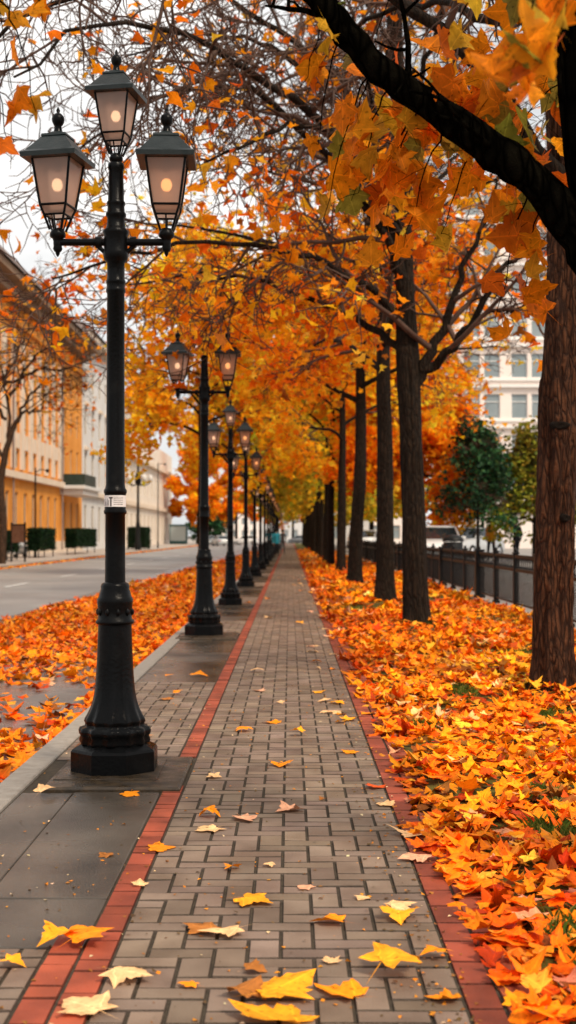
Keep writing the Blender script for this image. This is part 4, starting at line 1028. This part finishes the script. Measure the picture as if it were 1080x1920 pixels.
# orange building
FX = -19.
ob_ = empty('orange_building', (FX, 85, 0), 0, 'orange stuccoed building with pale window panels and deep brown eaves at the left edge', 'building')
ob_o = (0, -35, 0); LEN = 67.
rects = []; bays = []
y = 3.
while y < LEN-11.5: bays.append(y); y += 2.96
for y in bays:
    rects.append((y, y+1.15, 1.3, 4.4, 'window'))
    rects.append((y, y+1.3, 6.1, 7.3, 'curtain' if rnd.random() < .6 else 'window'))
    rects.append((y+.1, y+1.2, 8.6, 10.7, 'window')); rects.append((y+.1, y+1.2, 12.3, 14.6, 'window'))
for y in (LEN-9.6, LEN-6.2, LEN-3.): rects += [(y, y+1.1, 1., 4.2, 'window'), (y, y+1.1, 6.4, 8.8, 'window'), (y, y+1.1, 10., 12.0, 'window'), (y, y+1.1, 13.3, 14.9, 'window')]
facade(ob_, ob_o, U, NX, LEN, 18, 14, rects, M['orange'])
b = MB()
for y in bays:                                              # pale panels between the window axes
    b.box(.0, .14, -35+y+1.45, -35+y+2.55, 6., 15.2)
    b.box(.0, .08, -35+y+.05, -35+y+1.25, 7.45, 8.5)
b.build('stone_panel', M['panel'], ob_)
bandbox(ob_, 'string_course', ob_o, U, NX, 0, LEN-11, 5.3, 5.75, 0, .4, 'panel')
for q in (LEN-11.2, LEN-30, LEN-48):
    b = MB(); b.tube([(.22, -35+q, .2), (.22, -35+q, 17.2)], .07, 6); b.build('drainpipe', M['tin'], ob_)
bandbox(ob_, 'plinth', ob_o, U, NX, 0, LEN, 0, .9, 0, .12, 'panel')
bandbox(ob_, 'upper_course', ob_o, U, NX, 0, LEN, 15.9, 16.3, 0, .3, 'orange')
b = MB(); b.box(-14.4, 1.5, -35.5, -35+LEN+.3, 18.003, 18.5); b.box(-14.4, .8, -35.4, -35+LEN+.2, 17.3, 18.)
b.build('eaves', M['soffit'], ob_)
b = MB(); b.add([(1.7, -35.6, 18.5), (1.7, LEN-34.7, 18.5), (-6, LEN-34.7, 21.5), (-6, -35.6, 21.5), (-14, -35.6, 18.5), (-14, LEN-34.7, 18.5), (1.7, -35.6, 18.75), (1.7, LEN-34.7, 18.75)], [(0, 1, 7, 6), (6, 7, 2, 3), (3, 2, 5, 4), (0, 6, 3), (1, 2, 7), (0, 3, 4), (1, 5, 2)])
b.build('roof', M['tin'], ob_)
b = MB(); b.box(.0, 1.9, LEN-46.2, LEN-37.6, 4.75, 5.2, .04); b.box(0, 2.1, LEN-46.5, LEN-37.3, 5.2, 5.5, .03); b.build('canopy', M['white'], ob_)
b = MB()
b.box(.1, 1.9, LEN-45.3, LEN-45.2, 5.5, 6.5); b.box(1.8, 1.9, LEN-45.2, LEN-39.2, 5.5, 6.5); b.box(.1, 1.9, LEN-39.2, LEN-39.1, 5.5, 6.5); b.build('balcony_rail', M['balc'], ob_)
# white building
wb = empty('white_building', (FX-.1, 117.5, 0), 0, 'narrow white stuccoed building beyond the orange one, half hidden by the tall lamp', 'building')
rects = []
for y in np.arange(1.6, 28, 4.4):
    rects += [(y, y+1.4, .6, 4.2, 'window'), (y, y+1.3, 6.2, 9.2, 'window'), (y, y+1.3, 10.8, 13.4, 'window'), (y, y+1.3, 15, 17, 'window')]
    for v in (9.35, 13.55): bandbox(wb, 'lintel', (0, 0, 0), U, NX, y-.2, y+1.5, v, v+.3, 0, .25, 'panel')
facade(wb, (0, 0, 0), U, NX, 30, 20.2, 14, rects, M['white'], mull=1)
bandbox(wb, 'string_course', (0, 0, 0), U, NX, 0, 30, 5.1, 5.5, 0, .35, 'panel'); bandbox(wb, 'cornice', (0, 0, 0), U, NX, 0, 30, 19.6, 20.1, 0, .9, 'panel')
b = MB(); b.add([(1.1, 0, 20.22), (1.1, 30, 20.22), (-6, 30, 25), (-6, 0, 25), (-14, 0, 20.22), (-14, 30, 20.22)], [(0, 1, 2, 3), (3, 2, 5, 4), (0, 3, 4), (1, 5, 2)]); b.build('roof', M['tin'], wb)
# cream building, two heights
cb = empty('cream_building', (FX-.1, 147.6, 0), 0, 'long cream building with a dark round headed roof end beyond the white one', 'building')
rects = []
for y in np.arange(2, 58, 4.6):
    rects += [(y, y+1.5, .6, 4., 'window'), (y, y+1.4, 6.6, 9.2, 'paleglass')]
facade(cb, (0, 0, 0), U, NX, 60, 14, 14, rects, M['cream'])
bandbox(cb, 'string_course', (0, 0, 0), U, NX, 0, 60, 4.9, 5.4, 0, .4, 'panel'); bandbox(cb, 'cornice', (0, 0, 0), U, NX, 0, 60, 10.6, 11.1, 0, .6, 'panel')
b = MB(); b.box(-14, -.05, 0, 15, 14.02, 17); b.build('attic_wall', M['cream'], cb)
b = MB(); b.add([(.4, 0, 17.02), (.4, 15.5, 17.02), (-3, 14, 20.5), (-3, 0, 20.5), (-14, 0, 20.5), (-14, 14, 20.5), (-14, 15.5, 17.02)], [(0, 1, 2, 3), (3, 2, 5, 4), (1, 6, 5, 2)]); b.build('roof', M['tin'], cb)
# white office on the right
wo = empty('white_office', (13.4, 105, -.1), 0, 'white office block with long window bands seen left of the brown ridged trunk', 'building')
rects = []
for f in range(8):
    v = 4.35+3.35*f
    x = .9
    while x < 26: rects.append((x, x+1.35, v, v+2.05, 'paleglass')); rects.append((x+1.65, x+3.0, v, v+2.05, 'paleglass')); x += 3.9
rects = [r for r in rects if r[1] < 13]
facade(wo, (0, 0, 0), (1, 0, 0), (0, -1, 0), 30, 31, 16, rects, M['office'], fm='wframe', mull=0)
for f in range(9): bandbox(wo, 'spandrel_ledge', (0, 0, 0), (1, 0, 0), (0, -1, 0), -.2, 30, 3.55+3.35*f, 3.72+3.35*f, 0, .3, 'wframe'); bandbox(wo, 'spandrel_ledge', (0, 0, 0), (1, 0, 0), (0, -1, 0), -.2, 30, 4.1+3.35*f, 4.22+3.35*f, 0, .18, 'wframe')
sg = MB(); sg.box(21.3-13.4+1.0, 22.8-13.4+1.0, -.6, -.35, 9.2, 13.6); sg.build('red_banner', mat('red_banner', (.6, .03, .01), .6, (.75, .06, .02), scale=1), wo)
# low pale buildings far right and end of the street
for k, (x0, x1, y0, h, lab, mk) in enumerate([(4.6, 9.5, 150, 6, 'low pale building far behind the maple trunks right of the path', 'white'), (9.8, 17, 160, 9, 'pale building far behind the railing, left of the white office', 'office'), (-6.5, 7, 300, 9, 'hazy pale building at the very end of the path', 'white'), (-24, -7, 330, 12, 'grey building closing the far end of the left street', 'office')]):
    r_ = empty('pale_building', (x0, y0, -.1), 0, lab, 'building')
    L_ = x1-x0; rects = []
    for v in np.arange(1, h-2, 3.2):
        for x in np.arange(.6, L_-1.4, 2.2): rects.append((x, x+1.2, v, v+1.7, 'paleglass'))
    facade(r_, (0, 0, 0), (1, 0, 0), (0, -1, 0), L_, h, 12, rects, M[mk], mull=0)
    bandbox(r_, 'cornice', (0, 0, 0), (1, 0, 0), (0, -1, 0), -.2, L_+.2, h+.003, h+.4, -12, .3, 'tin')

# ------------------------------------------------------------------ railing on the right
fr = empty('railing', (4.06, 0, .06), 0, 'long black iron railing with ornate top rail between the lawn and the street', 'fence')
y = 12.; post = None; panel = None; k = 0
while y < 78:
    thick = k % 3 == 1
    b = MB(); h = 1.0; r_ = .09 if thick else .045
    b.box(-r_, r_, -r_, r_, 0, h, .006); b.box(-r_-.014, r_+.014, -r_-.014, r_+.014, h, h+.03, .006); b.lathe([(.02, h+.03), (.034, h+.06), (.02, h+.09), (.004, h+.1)], 8)
    b.box(-r_-.02, r_+.02, -r_-.02, r_+.02, 0, .06, .006)
    b.build('post', M['black'], fr, (0, y, 0))
    if panel is None:
        b = MB(); Lp = 2.2
        b.box(-.035, .035, .1, Lp-.1, .93, .985, .004); b.box(-.032, .032, .1, Lp-.1, .685, .74, .004); b.box(-.016, .016, .06, Lp-.06, .1, .13, .003)
        for q in range(18): yy = .12+q*.115; b.tube([(0, yy, .12), (0, yy, .71)], .008, 5)
        for q in range(10):
            yy = .15+q*.2; c = [(0, yy+.085*math.cos(a), .838+.09*math.sin(a)) for a in np.linspace(0, 2*PI, 11)]; b.tube(c, .009, 4, cap=False)
            b.tube([(0, yy+.1, .73), (0, yy+.1, .945)], .008, 4)
        panel = b.mesh('panel', M['black'])
    link('panel', panel, fr, (0, y, 0)); y += 2.2; k += 1

# ------------------------------------------------------------------ hedges, board, far lamps, bin
def hedge(loc, L_, h0, h1, lab, wdt=.8):
    root = empty('clipped_hedge', loc, 0, lab, 'hedge', 'clipped hedges on the far pavement')
    r = np.random.default_rng(int(loc[1]*10)); n = int(L_*700)
    b = MB(); b.box(-wdt/2+.06, wdt/2-.06, -L_/2+.06, L_/2-.06, h0+.05, h1-.06, .05); b.build('hedge_core', M['hcore'], root)
    f = r.integers(0, 6, n); p = np.stack([r.uniform(-wdt/2, wdt/2, n), r.uniform(-L_/2, L_/2, n), r.uniform(h0, h1, n)], 1)
    p[f == 0, 0] = wdt/2; p[f == 1, 0] = wdt/2; p[f == 2, 1] = -L_/2; p[f == 3, 1] = -L_/2; p[f == 4, 2] = h1; p[f == 5, 2] = h1
    p += r.normal(0, .035, (n, 3)); link('foliage', leaves_mesh('foliage', r, p, .11*r.uniform(.7, 1.3, n), pick(r, GREEN, n, .25)*.38, 2, M['green'], 1.2, .5), root)
    lg = MB(); lg.box(-.03, .03, -.03, .03, 0, h0+.06); lm = lg.mesh('leg', M['black'])
    for sx in (-1, 1):
        for sy in (-1, 1): link('leg', lm, root, (sx*(wdt/2-.12), sy*(L_/2-.2), 0))
    return root
M['hcore'] = mat('hedge_inside', (.008, .014, .008), .9, (.015, .022, .01), scale=8)
hedge((-15.6, 70.5, 0), 3.2, .45, 1.55, 'clipped dark hedge on legs at the left edge beside the bare tree')
hedge((-15.6, 80.5, 0), 5.2, .45, 1.75, 'long clipped dark hedge on legs before the orange facade')
hedge((-15.6, 96, 0), 9.5, .5, 1.8, 'clipped hedge on legs before the balcony of the orange building')
hedge((-14.6, 124, 0), 4.2, .1, 2.1, 'bushy clipped hedge just right of the tall lamp column', 1.8)
bd = empty('notice_board', (-14.1, 66.5, 0), -.5, 'brown notice board on two posts on the far pavement', 'sign')
b = MB(); b.box(-.42, .42, -.02, .02, 1.0, 1.9, .01); b.build('board', mat('brown_board', (.16, .08, .05), .6, (.22, .12, .08), scale=3), bd)
b = MB(); b.box(-.48, -.42, -.04, .04, 0, 2.05, .005); pm = b.mesh('post', M['black']); link('post', pm, bd); link('post', pm, bd, (.9, 0, 0))
b = MB(); b.box(-.42, .42, -.035, .035, 1.9, 1.97, .004); b.build('top_rail', M['black'], bd)
fl = empty('globe_lamp', (-14.1, 119, 0), 0, 'tall far lamp post with a ring of small lanterns beside the bushy hedge', 'street lamp')
b = MB(); b.lathe([(.3, 0), (.3, .6), (.22, .8), (.2, 2.4), (.14, 2.6), (.11, 5), (.09, 9.9), (.02, 10.1)], 12); b.build('column', M['black'], fl)
a_ = MB(); hb = MB(); hb.lathe([(.05, 0), (.2, .12), (.25, .35), (.18, .6), (.04, .72)], 10); hm = hb.mesh('globe', mat('milky_globe', (.6, .58, .55), .3, (.7, .68, .65), scale=4))
for k in range(5):
    a = 2*PI*k/5+.3; X, Y = 1.15*math.cos(a), 1.15*math.sin(a)
    a_.tube([(0, 0, 6.2), (X*.5, Y*.5, 5.95), (X, Y, 6.3)], .05, 5); link('globe', hm, fl, (X, Y, 6.3))
a_.lathe([(.12, 6.0), (.28, 6.2), (.28, 6.9), (.1, 7.3)], 10); a_.build('lantern_arms', M['black'], fl)
for (x, y, h, lab) in [(-14.2, 138, 9.2, 'thin bare steel pole on the far pavement right of the globe lamp'), (-15.9, 80, 5.6, 'slim dark lamp pole in front of the orange facade')]:
    r_ = empty('utility_pole', (x, y, 0), 0, lab, 'pole'); b = MB(); b.lathe([(.09, 0), (.09, .6), (.06, .8), (.05, h)], 8); b.build('column', M['black'], r_)
    b = MB(); b.tube([(0, 0, h-.3), (.3, 0, h-.1), (.7, 0, h-.15)], .03, 5); b.lathe([(.05, h-.3), (.12, h-.22), (.1, h-.1), (.03, h-.06)], 8, cx=.75); b.build('lamp_arm', M['black'], r_)
wbn = empty('litter_bin', (5.3, 41.5, .18), 0, 'black litter bin with domed lid behind the railing', 'litter bin')
b = MB(); b.lathe([(.36, 0), (.38, .05), (.38, 1.15), (.36, 1.18)], 20); b.build('bin_body', M['black'], wbn)
b = MB(); b.lathe([(.42, 1.2), (.42, 1.26), (.38, 1.34), (.26, 1.42), (.1, 1.47), (.02, 1.48)], 20)
for k in range(4): b.tube([(.35*math.cos(k*PI/2), .35*math.sin(k*PI/2), 1.17), (.35*math.cos(k*PI/2), .35*math.sin(k*PI/2), 1.32)], .02, 5)
b.build('domed_lid', M['black'], wbn); wbn.scale = (.84, .84, .84)

# ------------------------------------------------------------------ cars
def carpaint(name, c): return mat(name, c, .3, tuple(x*.92 for x in c), scale=3, coat=.6)
M['tyre'] = mat('tyre_rubber', (.012, .012, .012), .8); M['rim'] = mat('alloy_rim', (.45, .45, .46), .3, metal=.8)
M['carglass'] = mat('car_window_glass', (.02, .025, .028), .06, spec=.7)
M['headlamp'] = mat('headlamp_lens', (.75, .76, .78), .1); M['taillamp'] = mat('tail_lamp_lens', (.35, .01, .01), .15); M['plateW'] = mat('number_plate', (.7, .7, .68), .5)
def make_car(paint, lab, loc, rz, group):
    root = empty('parked_car', loc, rz, lab, 'car', group)
    st = [(-2.12, .42, .62, .60), (-2.1, .30, .78, .74), (-1.95, .24, .92, .83), (-1.4, .2, 1.0, .87), (-.6, .2, .99, .88), (.3, .2, .97, .88), (.95, .2, .95, .875), (1.5, .22, .88, .85), (1.95, .27, .77, .80), (2.1, .34, .66, .70), (2.14, .42, .58, .6)]
    V = []; F = []
    for (y, zl, zh, w_) in st:
        mz = zl+(zh-zl)*.55
        V += [(-w_*.92, y, zl), (w_*.92, y, zl), (w_, y, zl+.1), (w_, y, mz), (w_*.96, y, zh-.04), (w_*.86, y, zh), (-w_*.86, y, zh), (-w_*.96, y, zh-.04), (-w_, y, mz), (-w_, y, zl+.1)]
    for k in range(len(st)-1):
        for i in range(10): j = (i+1) % 10; F.append((k*10+i, k*10+10+i, k*10+10+j, k*10+j))
    F += [tuple(range(9, -1, -1))[::-1], tuple(range((len(st)-1)*10, len(st)*10))[::-1]]
    b = MB(); b.add(V, F, True); b.build('body', paint, root)
    c = MB(); g0 = [(-.80, -1.7), (.80, -1.7), (.80, .98), (-.80, .98)]; g1 = [(-.60, -1.15), (.60, -1.15), (.60, .28), (-.60, .28)]
    c.add([(x, y, .95) for x, y in g0]+[(x, y, 1.40) for x, y in g1], [(0, 1, 5, 4), (1, 2, 6, 5), (2, 3, 7, 6), (3, 0, 4, 7)]); c.build('window_glass', M['carglass'], root)
    r = MB(); r.frust(.1, 0, .1, .01); r = MB()
    r.add([(-.63, -1.2, 1.39), (.63, -1.2, 1.39), (.63, .33, 1.39), (-.63, .33, 1.39), (-.52, -1.0, 1.46), (.52, -1.0, 1.46), (.52, .15, 1.46), (-.52, .15, 1.46)], [(0, 1, 5, 4), (1, 2, 6, 5), (2, 3, 7, 6), (3, 0, 4, 7), (4, 5, 6, 7), (3, 2, 1, 0)], True)
    for sx in (-1, 1):
        for (ya, yb) in ((-1.7, -1.15), (.98, .28), (-.45, -.45)): r.tube([(sx*.8, ya, .95), (sx*.61, yb, 1.41)], .035, 5)
    r.build('roof', paint, root)
    tw = MB(); tw.lathe([(.2, -.1), (.3, -.105), (.32, -.07), (.32, .07), (.3, .105), (.2, .1)], 20); tm_ = tw.mesh('tyre', M['tyre'])
    rw = MB(); rw.lathe([(.03, -.108), (.2, -.1), (.2, .1), (.03, .108)], 16); rm = rw.mesh('rim', M['rim'])
    for sx in (-1, 1):
        for y in (-1.3, 1.32):
            t_ = link('wheel', tm_, root, (sx*.79, y, .32)); t_.rotation_euler = (0, PI/2, 0); link('rim', rm, t_)
        h = MB(); h.box(sx*.5-.17, sx*.5+.17, 2.03, 2.15, .60, .72, .03); h.build('headlight', M['headlamp'], root)
        h = MB(); h.box(sx*.66-.12, sx*.66+.12, -2.14, -2.02, .66, .82, .03); h.build('tail_light', M['taillamp'], root)
        h = MB(); h.box(sx*.94-.09, sx*.94+.09, .62, .74, .93, 1.06, .03); h.build('mirror', paint, root)
    h = MB(); h.box(-.26, .26, 2.14, 2.16, .42, .54, .004); h.build('number_plate', M['plateW'], root); h = MB(); h.box(-.26, .26, -2.145, -2.125, .5, .62, .004); h.build('number_plate', M['plateW'], root)
    return root
WHT, SIL, GRY, BLK = carpaint('white_car_paint', (.78, .78, .78)), carpaint('silver_car_paint', (.5, .52, .54)), carpaint('grey_car_paint', (.2, .21, .22)), carpaint('black_car_paint', (.02, .02, .022))
gR, gL = 'cars parked beyond the railing', 'cars along the left street'
make_car(WHT, 'white car behind the railing between the third and fourth maple trunks', (6.15, 97, .3), 2.6, gR)
make_car(WHT, 'white car behind the railing just right of the forked maple trunk', (5.85, 50, .3), 3.0, gR)
make_car(SIL, 'silver car parked under the dark green tree beyond the railing', (8.6, 61, .3), 2.5, gR)
make_car(WHT, 'white car far beyond the railing in front of the pale building', (5.6, 104, .3), PI, gR)
make_car(GRY, 'dark car parked across the far end of the path', (1.8, 214, -.11), .9, gR)
make_car(WHT, 'white car parked behind the hedge at the left edge', (-17.4, 79, .0), 0, gL)
make_car(SIL, 'silver car parked at the far end of the left road', (-9.6, 178, -.12), .3, gL)
make_car(GRY, 'dark grey car parked at the left kerb far down the road', (-11.6, 184, -.12), .1, gL)
make_car(WHT, 'white car standing across the far end of the left road', (-6.6, 196, -.12), 1.3, gL)
ki = empty('street_kiosk', (-17.0, 196, 0), 0, 'pale glass kiosk beside green bins at the far left street end', 'kiosk')
b = MB(); b.box(-1.3, 1.3, -1, 1, 0, .5, .03); b.box(-1.35, 1.35, -1.05, 1.05, 2.75, 3.0, .04)
for sx in (-1, 1):
    for sy in (-1, 1): b.box(sx*1.25-.06, sx*1.25+.06, sy*.95-.06, sy*.95+.06, .5, 2.75)
b.build('frame', mat('teal_metal', (.05, .12, .12), .5), ki)
b = MB(); b.box(-1.22, 1.22, -.9, .9, .5, 2.75); b.build('glass_panel', mat('pale_glass', (.5, .58, .58), .1), ki)

# ------------------------------------------------------------------ people
def person(loc, rz, lab, top, legs, hairc, stride=.18, group=None, hat=None):
    K = {}; vs = []; rs = []
    def v(n, p, r): K[n] = len(vs); vs.append(p); rs.append(r)
    v('pel', (0, 0, .95), .15); v('wai', (0, 0, 1.1), .14); v('che', (0, .01, 1.32), .165); v('sho', (0, 0, 1.45), .12); v('nec', (0, .01, 1.54), .055); v('hea', (0, .025, 1.64), .09); v('cro', (0, .01, 1.72), .085)
    for s_, n in ((-1, 'l'), (1, 'r')):
        f = stride*s_
        v('hip'+n, (s_*.1, 0, .88), .1); v('kne'+n, (s_*.1, f*.6+.03, .49), .065); v('ank'+n, (s_*.1, f, .09), .045); v('toe'+n, (s_*.11, f+.16, .045), .038)
        v('shl'+n, (s_*.19, 0, 1.43), .07); v('elb'+n, (s_*.25, -f*.5-.02, 1.14), .052); v('wri'+n, (s_*.24, -f*.9+.06, .90), .036); v('han'+n, (s_*.23, -f*.9+.09, .81), .032)
    E = [('pel', 'wai'), ('wai', 'che'), ('che', 'sho'), ('sho', 'nec'), ('nec', 'hea'), ('hea', 'cro')]
    for n in 'lr': E += [('pel', 'hip'+n), ('hip'+n, 'kne'+n), ('kne'+n, 'ank'+n), ('ank'+n, 'toe'+n), ('sho', 'shl'+n), ('shl'+n, 'elb'+n), ('elb'+n, 'wri'+n), ('wri'+n, 'han'+n)]
    me = bpy.data.meshes.new('tmp'); me.from_pydata(vs, [(K[a], K[b_]) for a, b_ in E], [])
    o = bpy.data.objects.new('tmp', me); C.objects.link(o)
    sk = o.modifiers.new('Skin', 'SKIN'); sk.use_smooth_shade = True
    for i, r in enumerate(rs): me.skin_vertices[0].data[i].radius = (r, r*.85)
    me.skin_vertices[0].data[0].use_root = True
    sb = o.modifiers.new('Sub', 'SUBSURF'); sb.levels = 2
    dg = bpy.context.evaluated_depsgraph_get(); bm_ = bpy.data.meshes.new_from_object(o.evaluated_get(dg))
    bpy.data.objects.remove(o)
    skin = M.setdefault('skin', mat('skin', (.55, .33, .24), .6)); shoe = M.setdefault('shoe', mat('shoe_leather', (.015, .012, .01), .5))
    bm_.materials.clear()
    for m in (skin, top, legs, shoe): bm_.materials.append(m)
    for p in bm_.polygons:
        c = p.center; p.use_smooth = True
        p.material_index = 0 if c.z > 1.53 or (abs(c.x) > .15 and c.z < .87 and c.z > .7) else 1 if c.z > .84 else 2 if c.z > .1 else 3
    P = link('person', bm_, None, loc); P.rotation_euler = (0, 0, rz); tag(P, lab, 'person', group)
    h = MB(); h.lathe([(.092, 1.6), (.102, 1.66), (.1, 1.72), (.08, 1.775), (.04, 1.805), (.005, 1.812)], 14, cy=-.012, cap=False); h.build('hat' if hat else 'hair', hairc, P)
    return P
cl = lambda n, c: mat(n, c, .85, tuple(x*.75 for x in c), scale=12)
teal, dark, grey, red, yel, blk = cl('turquoise_jacket', (.05, .42, .55)), cl('dark_trousers', (.02, .022, .028)), cl('grey_coat', (.13, .12, .12)), cl('red_bag', (.4, .04, .04)), cl('yellow_jacket', (.8, .4, .02)), cl('black_coat', (.012, .012, .014))
hb_, hd = cl('brown_hair', (.06, .03, .018)), cl('black_hair', (.015, .012, .01))
person((-1.32, 82, 0), PI, 'person in a turquoise jacket and dark trousers walking beside the far lamps, left one', teal, dark, hb_, group='people on the path')
person((-.86, 84, 0), PI+.2, 'person in a turquoise jacket and dark trousers beside the grey coated walker', teal, dark, hd, -.14, group='people on the path')
pg_ = person((-.50, 92, 0), PI-.1, 'person in a grey coat walking far down the left side of the path', grey, grey, hd, group='people on the path')
person((9.65, 54.5, .29), .5, 'person in black clothes standing under the yellow green tree beyond the railing', blk, dark, hd, .05, group='people beyond the railing')
person((8.35, 53.0, .29), 2.5, 'person in a bright yellow jacket beyond the railing beside the dark green tree', yel, dark, hd, .1, group='people beyond the railing')
